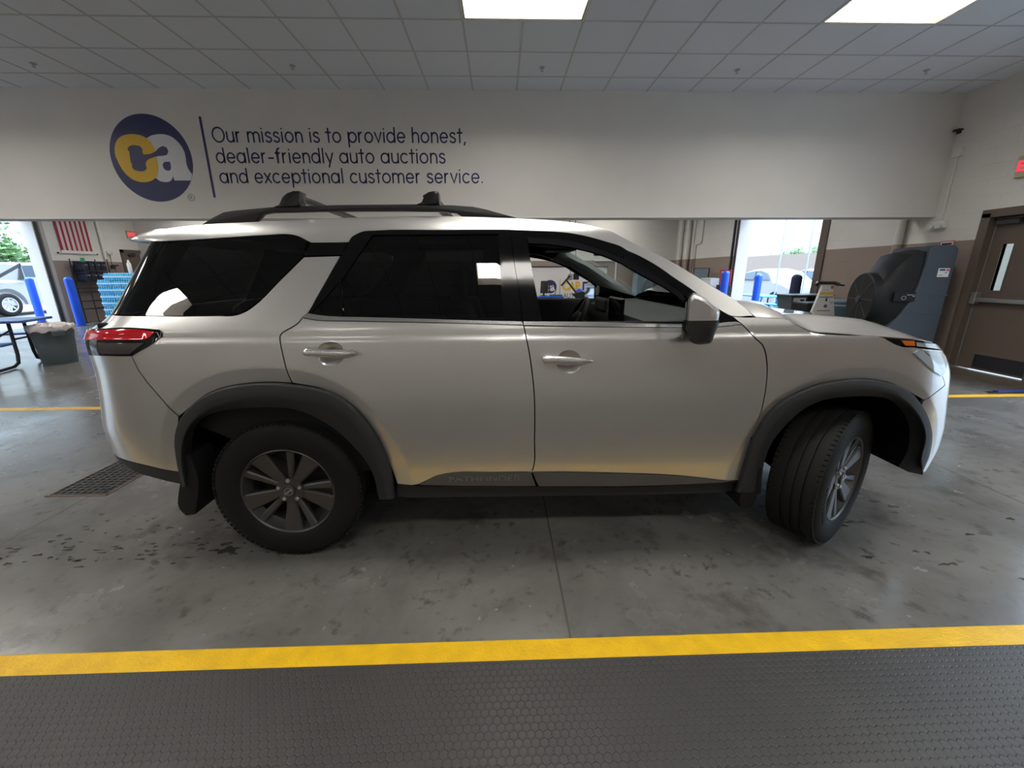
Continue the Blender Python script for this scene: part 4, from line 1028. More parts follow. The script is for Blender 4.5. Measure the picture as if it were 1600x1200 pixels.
# ---------------------------------------------------------------- inner shell, floor pan, cabin
P3, Fs, Ns = [], [], []
for k in (0, 1):
    for a, b, c in BACK:
        o_ = len(P3); P3 += [(p[0], 2*YC-p[1] if k else p[1], p[2]) for p in a]; Fs += [tuple(i+o_ for i in f) for f in b]; Ns += c
mb = MB(); mb.add(P3, Fs); mb.build('inner_shell', M_SHELL, CAR, 0)
mb = MB().box(-2.0, 2.35, YC-.42, YC+.42, .24, .45).box(-.55, 1.25, YC-.86, YC+.86, .30, .42).box(-2.0, -1.68, YC-.75, YC+.75, .42, .6)
mb.box(1.25, 1.3, YC-.8, YC+.8, .42, 1.15)
mb.build('floor_pan', M_WELL, CAR, 0, .03)
mb = MB().box(-.75, -.60, YC-.93, YC+.93, .30, .34).tube([(-.9, YC-.55, .30), (1.5, YC-.55, .27)], .03)
for y in (-.5, .5): mb.box(1.55, 2.0, YC+y-.08, YC+y+.08, .32, .40)
mb.build('underbody', M_WELL, CAR, 0)
D_ = lambda y: y
# dashboard
sec = [(1.22, 1.235), (1.05, 1.235), (.92, 1.225), (.82, 1.195), (.80, 1.13), (.84, 1.02), (.93, .85), (1.2, .80)]
MB().loft([[(x, YC+y, z) for x, z in sec] for y in (-.86, -.45, 0, .45, .86)], True, True, True).build('dashboard', M_DASH, CAR, 40)
MB().box(.785, .81, YC-.22, YC+.10, 1.13, 1.30).build('center_screen', M_GLOSS, CAR, 0, .01)
MB().box(.80, .84, YC+.26, YC+.62, 1.16, 1.27).build('instrument_hood', M_INT, CAR, 0, .02)
mb = MB(); cc = Vector((.60, YC+.40, 1.10)); ax = Vector((.88, 0, -.47)).normalized(); e1 = Vector((0, 1, 0)); e2 = ax.cross(e1)
ring = [cc+(e1*math.cos(2*PI*i/40)+e2*math.sin(2*PI*i/40))*.185 for i in range(40)]
mb.tube(ring, .016, 10, closed=True)
sw = mb.build('steering_wheel', M_INT, CAR, 60)
mb = MB(); mb.lathe([(.07, -.02), (.075, .01), (.04, .03)], (0, 0, 0), 'z', 20)
for a in (0, PI, -PI/2): mb.box(0.02, .18, -.02, .02, -.006, .008, 0, Matrix.Rotation(a, 4, 'Z'))
mb.tube([(0, 0, -.02), (0, 0, -.3)], .03)
q = Matrix.Translation(cc) @ Matrix((e1, -e2, -ax)).transposed().to_4x4()
mb.v = [tuple(q @ Vector(p)) for p in mb.v]; mb.build('wheel_hub', M_INT, sw, 40)
def seat(x, y, w):
    mb = MB().loft([[(x+dx, y+w*t, z) for dx, z in ((-.05, .62), (.50, .66), (.56, .72), (.50, .78), (.05, .74), (-.08, .72))] for t in (-.5, -.46, 0, .46, .5)], True, True, True)
    o = mb.build('seat', M_INT, CAR, 50, .02)
    MB().loft([[(x+dx, y+w*t*.92, z) for dx, z in ((-.02, .72), (.08, .74), (-.08, 1.28), (-.20, 1.28), (-.16, .8))] for t in (-.5, -.44, 0, .44, .5)], True, True, True).build('seat_back', M_INT, o, 50, .02)
    MB().loft([[(x+dx, y+.13*t, z) for dx, z in ((-.18, 1.32), (-.09, 1.31), (-.11, 1.48), (-.20, 1.48))] for t in (-1, -.9, .9, 1)], True, True, True).build('headrest', M_INT, o, 50, .02)
for y in (-.40, .40): seat(-.10, YC+y, .52)
for y in (-.42, .30): seat(-.98, YC+y, .60)
MB().box(-1.9, -1.45, YC-.6, YC+.6, .60, 1.20).build('third_row_seat', M_INT, CAR, 0, .05)
mb = MB().box(.30, .80, YC-.14, YC+.14, .42, .86); mb.build('center_console', M_INT, CAR, 0, .03)
for k in (0, 1):
    s = -1 if k else 1
    # inner door skins, pillar trims
    MB().prism([(-1.0, YC-s*.86, .45), (1.2, YC-s*.86, .45), (1.2, YC-s*.86, 1.20), (1.05, YC-s*.87, 1.232), (-1.9, YC-s*.87, 1.25), (-1.9, YC-s*.86, .9)], (0, -s*.03, 0)).build('inner_door_panel', M_INT, CAR, 0, .01)
    ap = []
    vo_ = UZ['visor'][3:11]; n_ = 14
    def along(P, t):
        f = t*(len(P)-1); k = min(int(f), len(P)-2); f -= k
        return (P[k][0]+(P[k+1][0]-P[k][0])*f, P[k][1]+(P[k+1][1]-P[k][1])*f)
    for q in range(n_+1):
        A_q = Vector(pos(*along(ws, q/n_), -.012)); B_q = Vector(pos(*along(vo_, q/n_), -.035)); row = []
        for f, dn in ((0, .0), (.0, .05), (.35, .075), (.7, .06), (1, .02), (1, 0)):
            p = A_q.lerp(B_q, f); p.y = YC-s*(YC-p.y-dn); row.append(p)
        ap.append(row)
    MB().loft(ap, True, True, True).build('pillar_trim', M_PILLAR, CAR, 50)
    bp3 = []
    for u, z in ((.0, 1.22), (-.02, 1.45), (-.04, 1.66)):
        p = Vector(pos(u, z, -.03)); yy = YC-s*(YC-p.y); bp3.append([(u-.05, yy, z), (u+.10, yy, z), (u+.08, yy+s*.05, z), (u-.03, yy+s*.05, z)])
    MB().loft(bp3, True, True, True).build('center_pillar', M_INT, CAR, 30)
    # seat belt
    mb = MB().tube([(.10, YC-s*.80, 1.55), (.13, YC-s*.80, 1.2), (.12, YC-s*.83, .8)], .009, 6); mb.build('seat_belt', M_INT, CAR, 30)
MB().box(.66, .70, YC-.11, YC+.11, 1.575, 1.635).build('rear_view_mirror', M_BLACK, CAR, 0, .01)
for y in (-.38, .38): MB().box(.36, .56, YC+y-.17, YC+y+.17, 1.618, 1.633).build('sun_visor', M_INT, CAR, 0, .006)
# ---------------------------------------------------------------- wheels
def make_wheel():
    w = .1275
    prof = []
    R = .381
    side = [(.238, -.112), (.252, -.122), (.285, -.128), (.32, -.127), (.345, -.122), (.362, -.113), (.372, -.103)]
    prof += side
    tread = []
    ys = [-.095, -.062, -.058, -.050, -.046, -.016, -.012, -.004, 0]
    prof += [(R-.002, -.095), (R, -.062), (R-.008, -.060), (R-.008, -.050), (R, -.048), (R, -.018), (R-.008, -.016), (R-.008, -.006), (R, -.004),
             (R, .028), (R-.008, .030), (R-.008, .040), (R, .042), (R, .062), (R-.002, .095)]
    prof += [(r, -y) for r, y in side[::-1]]
    rim_prof = [(.243, -.112), (.236, -.117), (.229, -.110), (.222, -.085), (.205, -.06), (.200, .06), (.215, .10), (.238, .112)]
    rm_ = MB().lathe(rim_prof, (0, 0, 0), 'y', 64, False)
    rm_.lathe([(.001, .02), (.19, .02), (.19, .03), (.001, .03)], (0, 0, 0), 'y', 40)     # brake disc
    rm_.lathe([(.058, -.06), (.072, -.082), (.070, -.094), (.03, -.098), (.001, -.098)], (0, 0, 0), 'y', 32, False)
    def spoke(a, r0, r1, w0, w1, d0, d1, face, sh):
        ca, sa = math.cos(a), math.sin(a)
        P = lambda r, t, y: (r*ca-t*sa, y, r*sa+t*ca)
        rings = []
        for i in range(6):
            t = i/5; r = r0+(r1-r0)*t; ww = w0+(w1-w0)*t; y = d0+(d1-d0)*t; e = .008
            rings.append([P(r, -ww/2+sh*t, y+.03), P(r, -ww/2+sh*t, y+.006), P(r, -ww/2+e+sh*t, y), P(r, ww/2-e+sh*t, y-face), P(r, ww/2+sh*t, y+.008), P(r, ww/2+sh*t, y+.03)])
        rm_.loft(rings, True, True, True)
    for k in range(5):
        a = math.radians(-92+72*k)
        spoke(a, .052, .228, .044, .100, -.090, -.108, .0, 0)
        spoke(a+math.radians(29), .060, .228, .028, .044, -.086, -.106, .0, 0)
    root = rm_.build('wheel', M_RIM, None, 20, local=True)
    t = MB().lathe(prof, (0, 0, 0), 'y', 96, False)
    # shoulder blocks
    for i in range(84):
        for s in (-1, 1):
            a = 2*PI*i/84
            M = Matrix.Rotation(-a, 4, 'Y')
            t.box(R-.012, R-.0015, s*.098-.013, s*.098+.013, -.0105, .0105, 0, M)
    for r, tx in ((.30, 9),):
        for i in range(2):
            for j in range(tx):
                a = PI*i+.3+j*.085; M = Matrix.Rotation(-a, 4, 'Y'); t.box(r-.012, r+.012, -.1295, -.126, -.008, .008, 0, M)
    t.build('tire', M_RUB, root, 30, local=True)
    MB().lathe([(.034, -.094), (.034, -.103), (.030, -.106), (.001, -.107)], (0, 0, 0), 'y', 28, False).build('center_cap', M_DARK, root, 30, local=True)
    b = MB().tube([(.020*math.cos(2*PI*i/28), -.107, .020*math.sin(2*PI*i/28)) for i in range(28)], .0022, 6, closed=True)
    b.box(-.027, .027, -.1095, -.106, -.0045, .0045, 0, Matrix.Rotation(-math.radians(35), 4, 'Y'))
    b.build('cap_emblem', mat('emblem_grey', (.30, .30, .31), .35, metal=.5), root, 40, local=True)
    for k in range(5):
        a = math.radians(90+72*k)
        MB().lathe([(.012, -.085), (.011, -.100), (.007, -.104), (.001, -.104)], (.057*math.cos(a), 0, .057*math.sin(a)), 'y', 6, False).build('lug_nut', M_STEEL, root, 20, local=True)
    return root
wh = make_wheel()
places = [(HUBR, YC-.85, 0.0), (HUBF, YC-.845, math.radians(33)), (HUBR, YC+.85, PI), (HUBF, YC+.845, PI+math.radians(27))]
for i, (x, y, r) in enumerate(places):
    if i == 0: c = wh
    else:
        c = wh.copy(); COL.objects.link(c)
        for g in list(wh.children):
            d = g.copy(); COL.objects.link(d); d.parent = c
    c.parent = CAR; c.location = (x-CAR.location.x, y-CAR.location.y, .379); c.rotation_euler = (0, math.radians((0, 25, 40, 10)[i]), r) if i != 0 else (0, 0, r)
    c['label'] = ('rear wheel on the near side', 'front wheel on the near side, steered', 'far rear wheel', 'far front wheel')[i]
for i, (x, y, r) in enumerate(places):
    s = 1 if i < 2 else -1
    MB().box(x-.10, x+.10, YC-s*.60, YC-s*.42, .28, .50).tube([(x, YC-s*.70, .379), (x, YC-s*.2, .36)], .05).build('suspension', M_WELL, CAR, 0)
# ================================================================== things around the lanes
M_BLUE = mat('bollard_blue', (.010, .085, .66), .32); M_BLUESHADE = mat('shaded_blue_sleeve', (.02, .03, .09), .4)  # second one is the bollard blue darkened for a post in shade
M_BIN = mat('slate_grey_plastic', (.075, .095, .105), .5); M_CYAN = mat('cyan_bottle', (.08, .52, .86), .18, coat=.5)
M_CYANL = mat('pale_cyan_cap', (.45, .78, .92), .3); M_TUBE = mat('black_tube', (.02, .02, .022), .4)
M_BLTOP = mat('blue_coated_steel', (.03, .10, .33), .38); M_PIPE = mat('painted_pipe', (.60, .57, .52), .5)
M_PLATE = mat('pale_plastic', (.70, .70, .68), .45); M_TANP = mat('exit_case', (.50, .43, .28), .4)
M_GREYC = mat('blue_grey_housing', (.052, .066, .088), .5, noise=.06, nscale=4); M_CHAR = mat('charcoal_hood', (.010, .0108, .012), .5, spec=.3)
M_BLUEC = mat('cart_blue', (.008, .14, .62), .35); M_FILM = mat('milky_film', (.62, .56, .55), .25)
M_LBLUE = mat('pale_blue_steel', (.30, .40, .50), .4); M_BRPIPE = mat('brown_pipe', (.27, .205, .17), .55)
M_STICK = mat('white_sticker', (.72, .74, .76), .4); M_SYEL = mat('sticker_yellow', (.75, .52, .12), .4); M_SRED = mat('sticker_red', (.55, .10, .10), .4)

# ---------------------------------------------------------------- personnel doors
def personnel_door(name, xw, s, y0, y1, zt, lite, far_latch):
    """leaf in a side wall; s=+1 when the wall runs along the right of the hall"""
    x = xw+s*.10; a, b = sorted((x, x+s*.045)); zb = .088
    mb = MB(); g = .006
    if lite:
        l0, l1, z0, z1 = lite
        mb.box(a, b, y0+g, l0, zb, zt).box(a, b, l1, y1-g, zb, zt).box(a, b, l0, l1, zb, z0).box(a, b, l0, l1, z1, zt)
    else: mb.box(a, b, y0+g, y1-g, .01, zt)
    d = tag(mb.build(name, M_BROWN, None, 0), kind='structure')
    fr = MB(); f0, f1 = sorted((xw-s*.015, xw+s*.16))
    for q in ((y0-.055, y0+.012, 0, zt+.06), (y1-.012, y1+.10, 0, zt+.06), (y0-.055, y1+.10, zt, zt+.105)): fr.box(f0, f1, *q)
    fr.build('door_frame', M_BROWN, d, 0, .004)
    if lite:
        l0, l1, z0, z1 = lite
        MB().box((a+b)/2-.003, (a+b)/2+.003, l0, l1, z0, z1).build('window_glass', M_CLEAR, d, 0)
        lf = MB()
        for q in ((l0-.018, l0, z0-.018, z1+.018), (l1, l1+.018, z0-.018, z1+.018), (l0, l1, z0-.018, z0), (l0, l1, z1, z1+.018)): lf.box(a-.006, b+.006, *q)
        lf.build('window_bead', M_BROWN, d, 0)
        fa = a if s > 0 else b
        MB().box(*sorted((fa-s*.004, fa)), y0+.06, y1-.22, .115, .305).build('kick_plate', mat('dark_kick_plate', (.05, .05, .06), .35, metal=.6), d, 0)
        pb = MB().box(*sorted((fa-s*.075, fa-s*.035)), y0+.08, y1-.02, 1.03, 1.085)
        pb.box(*sorted((fa-s*.08, fa)), y1-.08, y1-.015, 1.0, 1.16).box(*sorted((fa-s*.08, fa)), y0+.03, y0+.09, 1.02, 1.1)
        pb.build('push_bar', M_STEEL, d, 0, .006)
        ed = MB().box(*sorted((fa-s*.006, fa)), y1-.022, y1-.008, zb, zt); ed.build('edge_strip', M_STEEL, d, 0)
        th = MB().box(*sorted((xw-s*.01, xw+s*.17)), y0, y1, 0, .068); th.build('threshold', M_BROWN, d, 0)
    cl = MB().box(*sorted((x-s*.07, x)), y1-.32, y1-.06, zt-.10, zt-.045); cl.tube([(x-s*.05, y1-.10, zt-.03), (x-s*.10, y1-.45, zt-.02), (x-s*.02, y1-.62, zt+.02)], .012, 6)
    cl.build('door_closer', M_DARK, d, 0)
    return d
personnel_door('door_1', X_R, 1, 4.83, 5.74, 2.15, (5.455, 5.575, 1.19, 1.80), True)
# left wall: a closed brown door near the far corner (its leaf stands in a shallow reveal)
d2 = MB().box(X_L, X_L+.03, 15.30, 15.96, .0, 2.20).build('door_2', M_BROWN, None, 0); tag(d2, kind='structure')
fr = MB().box(X_L, X_L+.06, 15.20, 15.30, 0, 2.30).box(X_L, X_L+.06, 15.2, 15.99, 2.20, 2.30); fr.build('door_frame', M_BROWN, d2, 0)
MB().box(X_L+.03, X_L+.10, 15.45, 15.70, 2.08, 2.14).tube([(X_L+.07, 15.5, 2.15), (X_L+.16, 15.62, 2.16), (X_L+.05, 15.85, 2.2)], .014, 6).build('door_closer', M_DARK, d2, 0)

# ---------------------------------------------------------------- exit signs
def exit_sign(x, s, y0, y1, z0, z1, label):
    t = thing('exit_sign', label, 'exit sign', (x, (y0+y1)/2, (z0+z1)/2), group='red exit signs on the side walls')
    MB().box(*sorted((x, x-s*.055)), y0, y1, z0, z1).build('sign_case', M_TANP, t, 0, .008)
    text('sign_lettering', 'EXIT', M_RED, t, (z1-z0)*.66, Matrix.Translation((x-s*.057, (y0+y1)/2, (z0+z1)/2)) @ (FACE_LEFT if s > 0 else FACE_RIGHT), .002, bold=.003, sx=.95)
exit_sign(X_R, 1, 5.22, 5.565, 2.60, 2.86, 'tan exit sign with red letters on the right wall above the brown door')
exit_sign(X_L, -1, 15.62, 15.96, 2.70, 2.96, 'small lit red exit sign on the far left wall above a brown door')

# ---------------------------------------------------------------- right wall fittings
def emergency_light(x, s, y, z, label):
    t = thing('emergency_light', label, 'emergency light', (x, y, z), group='twin-head emergency lights')
    MB().box(*sorted((x, x-s*.07)), y-.09, y+.09, z-.055, z+.055).build('light_case', M_WHITE, t, 0, .012)
    for q in (-.06, .06):
        mb = MB().lathe([(.018, 0), (.034, -.03), (.036, -.045), (.001, -.047)], (0, 0, 0), 'x', 16)
        M = Matrix.Translation((x-s*.07, y+q, z-.02)) @ Matrix.Diagonal((s, 1, 1, 1)); mb.v = [tuple(M @ Vector(p)) for p in mb.v]
        mb.build('lamp_head', M_PLATE, t, 40)
emergency_light(X_R, 1, 6.36, 2.125, 'white twin-head emergency light under the conduit beside the drop wall')
emergency_light(X_L, -1, 14.74, 2.165, 'white twin-head emergency light on the far left wall beside the pipe')
t = thing('wall_conduit', 'white painted conduit with a junction box running down the right wall by the drop wall', 'conduit', (X_R, 6.38, 2.6))
MB().tube([(X_R-.016, 6.375, 2.17), (X_R-.016, 6.375, 3.06)], .014, 10).build('conduit_pipe', M_WHITE, t, 60)
MB().box(X_R-.05, X_R, 6.315, 6.43, 3.05, 3.165).build('junction_box', M_WHITE, t, 0, .004)
t = thing('door_sensor', 'small dark sensor at the top of the right wall near the drop wall', 'sensor', (X_R, 6.44, 3.42))
MB().box(X_R-.07, X_R, 6.40, 6.49, 3.405, 3.43).box(X_R-.03, X_R, 6.42, 6.47, 3.37, 3.41).build('sensor_body', M_DARK, t, 0, .004)
t = thing('wall_sign', 'small red-bordered white sign on the right wall above the cooler', 'sign', (X_R, 6.21, 1.84))
MB().box(X_R-.006, X_R, 6.11, 6.31, 1.79, 1.885).build('sign_plate', M_SRED, t, 0); MB().box(X_R-.008, X_R-.006, 6.122, 6.298, 1.802, 1.873).build('sign_face', M_STICK, t, 0)
MB().box(X_R-.009, X_R-.008, 6.14, 6.28, 1.825, 1.855).build('sign_print', M_DARK, t, 0)
tag(MB().tube([(X_R-.07, 6.94, 0), (X_R-.07, 6.94, H_C)], .06, 16).build('wall_pipe', wall_mat('pipe_two_tone', 'x', block=False, upper=(.80, .77, .72), lower=(.36, .285, .24)), None, 60), 'fat pale pipe on the right wall just behind the drop wall', 'pipe', 'painted pipes on the right wall')
M_PIPE2 = bpy.data.materials['pipe_two_tone']
for y, lb in ((15.42, 'fat pale pipe in the far right corner, nearest the corner'), (14.80, 'fat pale pipe in the far right corner, the one nearer the garage opening')):
    tag(MB().tube([(X_R-.10, y, 0), (X_R-.10, y, H_C)], .078, 16).build('wall_pipe', M_PIPE2, None, 60), lb, 'pipe', 'painted pipes on the right wall')
tag(MB().tube([(X_R-.03, 13.95, H_C), (X_R-.03, 13.95, 2.42), (X_R-.03, 14.0, 2.36), (X_R-.03, 14.28, 2.34), (X_R-.03, 14.32, 2.28), (X_R-.03, 14.32, .8)], .026, 10).build('wall_pipe', M_PIPE2, None, 60),
    'thin white pipe with a jog on the right wall beside the fat corner pipes', 'pipe', 'painted pipes on the right wall')
tag(MB().tube([(X_R-.025, 14.52, 0), (X_R-.025, 14.52, H_C)], .02, 8).build('wall_pipe', M_PIPE2, None, 60), 'slim straight pipe on the right wall between the fat pipes and the jogged one', 'pipe', 'painted pipes on the right wall')
tag(MB().tube([(4.43, Y_F-.03, 0), (4.43, Y_F-.03, 1.84), (4.40, Y_F-.03, 1.87), (3.6, Y_F-.03, 1.87)], .03, 8).build('wall_pipe', M_WHITE, None, 60), 'white pipe on the far wall seen through the windshield', 'pipe')

# ---------------------------------------------------------------- evaporative cooler
t = thing('evaporative_cooler', 'large grey and black evaporative cooler with a round outlet, beside the brown door', 'cooler', (6.50, 6.15, 0), PI-.30)
prof = [(0, .14), (0, 1.74), (.05, 1.80), (.30, 1.80), (.335, 1.76), (.335, 1.52), (.36, 1.25), (.42, 1.0), (.52, .78), (.68, .52), (.74, .14)]
MB().prism([(x, -.45, z) for x, z in prof], (0, .90, 0)).build('housing', M_GREYC, t, 0, .02, local=True, label='blue-grey moulded housing')
for z in (.86, 1.12, 1.50):
    x1 = .34 if z > 1.4 else .40 if z > 1.05 else .48
    for s in (-1, 1): MB().box(-.004, x1, s*.45-.006, s*.45+.006, z-.012, z+.012).build('housing_rib', M_GREYC, t, 0, local=True)
rings = []
def sq(x, hw, z0, z1, r, n=48):
    out = []
    for i in range(n):
        a = 2*PI*i/n; c, s = math.cos(a), math.sin(a); k = 1/max(abs(c), abs(s)); k = k**.8
        out.append((x, hw*c*k, (z0+z1)/2+(z1-z0)/2*s*k))
    return out
def cr(x, r, z, n=48): return [(x, r*math.cos(2*PI*i/n), z+r*math.sin(2*PI*i/n)) for i in range(n)]
A = sq(.30, .43, .40, 1.77, 0); B = sq(.50, .41, .44, 1.72, 0); Cc = cr(.72, .405, 1.03)
mid = [tuple(Vector(B[i]).lerp(Vector(Cc[i]), .70)) for i in range(48)]
MB().loft([A, B, mid, Cc, cr(.82, .40, 1.03), cr(.835, .385, 1.03)], True, True, True).build('air_hood', M_CHAR, t, 28, local=True, label='black tapered hood')
mb = MB()
for k in range(8): mb.box(-.002, .004, -.006, .006, .04, .37, 0, Matrix.Translation((.835, 0, 1.03)) @ Matrix.Rotation(2*PI*k/8, 4, 'X'))  # thin ribs stand in for the radial sheen on the disc
mb.lathe([(.05, 0), (.05, .03), (.001, .034)], (.835, 0, 1.03), 'x', 20, False)
mb.build('outlet_disc', mat('outlet_grey', (.05, .052, .056), .4), t, 0, local=True)
for s in (-1, 1): MB().box(.36, .62, s*.44-.012, s*.44+.012, 1.02, 1.16).build('hood_band', M_CHAR, t, 0, .006, local=True)
mb = MB().tube([(.50+.026*math.cos(2*PI*i/20), .454, 1.075+.026*math.sin(2*PI*i/20)) for i in range(20)], .003, 5, closed=True); mb.box(.40, .47, .452, .455, 1.115, 1.123).box(.375, .40, .452, .455, 1.095, 1.105)
mb.build('hood_emblem', M_STEEL, t, 30, local=True)
MB().box(.05, .18, .456, .459, 1.37, 1.49).build('sticker', M_STICK, t, 0, local=True, label='white label')
MB().box(.10, .165, .459, .460, 1.455, 1.478).box(.07, .10, .459, .460, 1.425, 1.434).box(.12, .17, .459, .460, 1.392, 1.398).build('sticker_print', M_NAVY, t, 0, local=True)
MB().box(.055, .09, .459, .460, 1.45, 1.478).build('sticker_print', M_SRED, t, 0, local=True)
mb = MB()
for x in (.10, .62):
    for y in (-.36, .36): mb.lathe([(.001, -.02), (.07, -.02), (.07, .02), (.001, .02)], (x, y, .07), 'y', 16)
    mb.box(x-.02, x+.02, -.36, .36, .06, .15)
mb.build('caster', M_BLACK, t, 40, local=True)

# ---------------------------------------------------------------- cart, scrubber, drum by the right wall
t = thing('utility_cart', 'dark grey utility cart with a white sticker, before the right garage opening', 'cart', (6.1, 8.1, 0))
mb = MB().prism([(5.64, 7.86, .985), (6.50, 7.86, .985), (6.50, 8.36, .985), (5.64, 8.36, .985)], (0, 0, .028)); mb.build('top_tray', M_BIN, t, 0, .008)
MB().loft([[(5.71, 7.90, .74), (5.97, 7.90, .74), (5.97, 8.3, .74), (5.71, 8.3, .74)], [(5.67, 7.88, .985), (6.0, 7.88, .985), (6.0, 8.34, .985), (5.67, 8.34, .985)]], True, True, True).build('end_bin', M_BIN, t, 0, .012)
MB().box(6.0, 6.46, 7.90, 8.32, .72, .985).build('tool_drawer', M_CHAR, t, 0, .01)
MB().box(5.62, 6.48, 7.88, 8.34, .22, .30).build('lower_shelf', M_BIN, t, 0, .01)
for x in (5.70, 6.42):
    for y in (7.94, 8.28): MB().box(x-.02, x+.02, y-.02, y+.02, .05, .74).lathe([(.001, -.015), (.05, -.015), (.05, .015), (.001, .015)], (x, y, .05), 'y', 14).build('leg', M_BIN, t, 0)
MB().box(5.712, 5.955, 7.874, 7.879, .815, .955).build('sticker', M_STICK, t, 0); MB().lathe([(.001, 0), (.032, 0), (.032, .002), (.001, .002)], (5.885, 7.872, .885), 'y', 18).box(5.84, 5.92, 7.871, 7.873, .90, .93).build('sticker_print', M_DARK, t, 0)
t = thing('floor_scrubber', 'floor scrubber with a pale tapered control panel and a yellow warning band, behind the hood', 'floor machine', (5.9, 7.5, 0))
pz = lambda z: ((z-.55)/(1.21-.55))
def trap(z, y, e=0.0): k = pz(z); return (5.60+(5.80-5.60)*k-e, y+.06*k, z), (6.11+(5.99-6.11)*k+e, y+.06*k, z)
a0, a1 = trap(.55, 7.26); b0, b1 = trap(1.21, 7.26)
MB().prism([a0, a1, b1, b0], (0, .05, 0)).build('control_panel', M_PLATE, t, 0, .006, label='pale control panel')
def band(z0, z1, m, name, x0=0.0, x1=1.0):
    p, q = trap(z0, 7.257); r, s = trap(z1, 7.257)
    L = lambda a, b, k: tuple(Vector(a).lerp(Vector(b), k))
    MB().prism([L(p, q, x0), L(p, q, x1), L(r, s, x1), L(r, s, x0)], (0, .004, 0)).build(name, m, t, 0)
band(1.045, 1.095, M_SYEL, 'warning_band'); band(1.15, 1.205, M_SRED, 'top_band', .78, 1.0); band(1.0, 1.012, M_DARK, 'panel_print', .1, .95); band(.93, .985, M_DARK, 'panel_gauge', .50, .60); band(.82, .87, M_BIN, 'panel_knob', .47, .63)
band(1.13, 1.135, M_DARK, 'panel_print', .15, .6); band(.90, .91, M_DARK, 'panel_print', .78, .95); band(.76, .77, M_DARK, 'panel_print', .2, .8)
MB().box(5.58, 6.14, 7.32, 7.80, .10, .62).box(5.62, 6.10, 7.36, 7.78, .62, .90).build('machine_body', M_CHAR, t, 0, .03)
MB().tube([(5.68, 7.30, 1.225), (5.72, 7.36, 1.255), (6.04, 7.36, 1.25), (6.08, 7.30, 1.22)], .03, 10).tube([(6.04, 7.36, 1.225), (6.20, 7.33, 1.205)], .014, 8).build('handle', M_BLACK, t, 50)
mb = MB()
for x in (5.62, 6.10): mb.lathe([(.001, -.03), (.10, -.03), (.10, .03), (.001, .03)], (x, 7.45, .10), 'x', 18)
mb.build('wheel', M_BLACK, t, 40)
t = thing('storage_drum', 'blue-grey round drum with a pale rim between the scrubber and the cooler', 'drum', (6.44, 7.62, 0))
MB().lathe([(.001, 0), (.135, 0), (.145, .3), (.155, .84), (.160, .90), (.001, .90)], (6.44, 7.62, 0), 'z', 28, False).build('drum_body', mat('drum_blue_grey', (.11, .16, .21), .4), t, 40)
MB().lathe([(.150, .895), (.166, .895), (.168, .915), (.166, .94), (.15, .945)], (6.44, 7.62, 0), 'z', 28, False).lathe([(.162, .82), (.160, .85), (.157, .82)], (6.44, 7.62, 0), 'z', 28, False).build('drum_rim', M_LBLUE, t, 40)

# ---------------------------------------------------------------- bollards
def bollard(x, y, h, label, m, r=.10):
    t = thing('bollard', label, 'bollard', (x, y, 0), group='steel bollards with plastic sleeves')
    prof = [(.001, 0), (r*.98, 0), (r, .02)]+[(r, h-r)]+[(r*math.cos(a), h-r+r*.9*math.sin(a)) for a in [PI/2*i/6 for i in range(1, 7)]]
    prof[-1] = (.001, prof[-1][1])
    MB().lathe(prof, (x, y, 0), 'z', 24, False).build('sleeve', m, t, 50)
    MB().lathe([(r+.03, 0), (r+.03, .012), (r, .014)], (x, y, 0), 'z', 24, False).build('base_ring', M_DARK, t, 40)
bollard(-12.43, 12.43, 1.42, 'blue bollard inside the left garage opening, in front of the grey wall', M_BLUE)
bollard(-14.77, 13.57, 1.41, 'blue bollard outside the left garage opening, in front of the white pickup', M_BLUE)
bollard(7.42, 11.80, 1.40, 'blue bollard in the right garage opening, in front of the white car', M_BLUE)
bollard(6.28, 11.50, 1.49, 'blue bollard left of the right garage opening, before the desk', M_BLUE)
bollard(6.30, 8.70, 1.41, 'dark navy bollard at the near side of the right garage opening', M_BLUESHADE)
bollard(2.28, 11.9, 1.02, 'blue bollard seen through the open front window, right of the black stand', M_BLUE)

# ---------------------------------------------------------------- desk corner by the far garage opening
t = thing('work_desk', 'black work desk against the right wall left of the garage opening', 'desk', (6.3, 12.7, 0))
MB().box(5.98, 6.66, 12.05, 13.6, .90, .94).build('desk_top', M_CHAR, t, 0, .005)
for x in (6.03, 6.60):
    for y in (12.1, 13.55): MB().box(x-.025, x+.025, y-.025, y+.025, 0, .90).build('leg', M_CHAR, t, 0)
t = thing('monitor', 'grey-screened black monitor on the desk by the right wall', 'monitor', (6.30, 12.95, .94), math.radians(-52))
MB().box(-.24, .24, -.02, .02, .20, .62).build('bezel', M_BLACK, t, 0, .006, local=True); MB().box(-.22, .22, -.023, -.02, .225, .60).build('screen', mat('screen_grey', (.16, .20, .23), .15), t, 0, local=True)
MB().box(-.03, .03, -.01, .03, .01, .25).box(-.12, .12, -.09, .09, 0, .014).build('stand', M_BLACK, t, 0, local=True)
def carton(x0, x1, y0, y1, z0, z1, m, label, lid):
    t = thing('carton', label, 'box', ((x0+x1)/2, (y0+y1)/2, z0)); MB().box(x0, x1, y0, y1, z0, z1-.012).build('box_body', m, t, 0, .004); MB().box(x0-.006, x1+.006, y0-.006, y1+.006, z1-.05, z1).build('lid', lid, t, 0, .003)
carton(6.20, 6.50, 12.42, 12.70, .94, 1.27, M_PLATE, 'pale grey box on the desk right of the monitor', M_PLATE)
carton(6.18, 6.46, 12.09, 12.38, .94, 1.26, M_STICK, 'white box on the desk just left of the blue bollard', M_STICK)
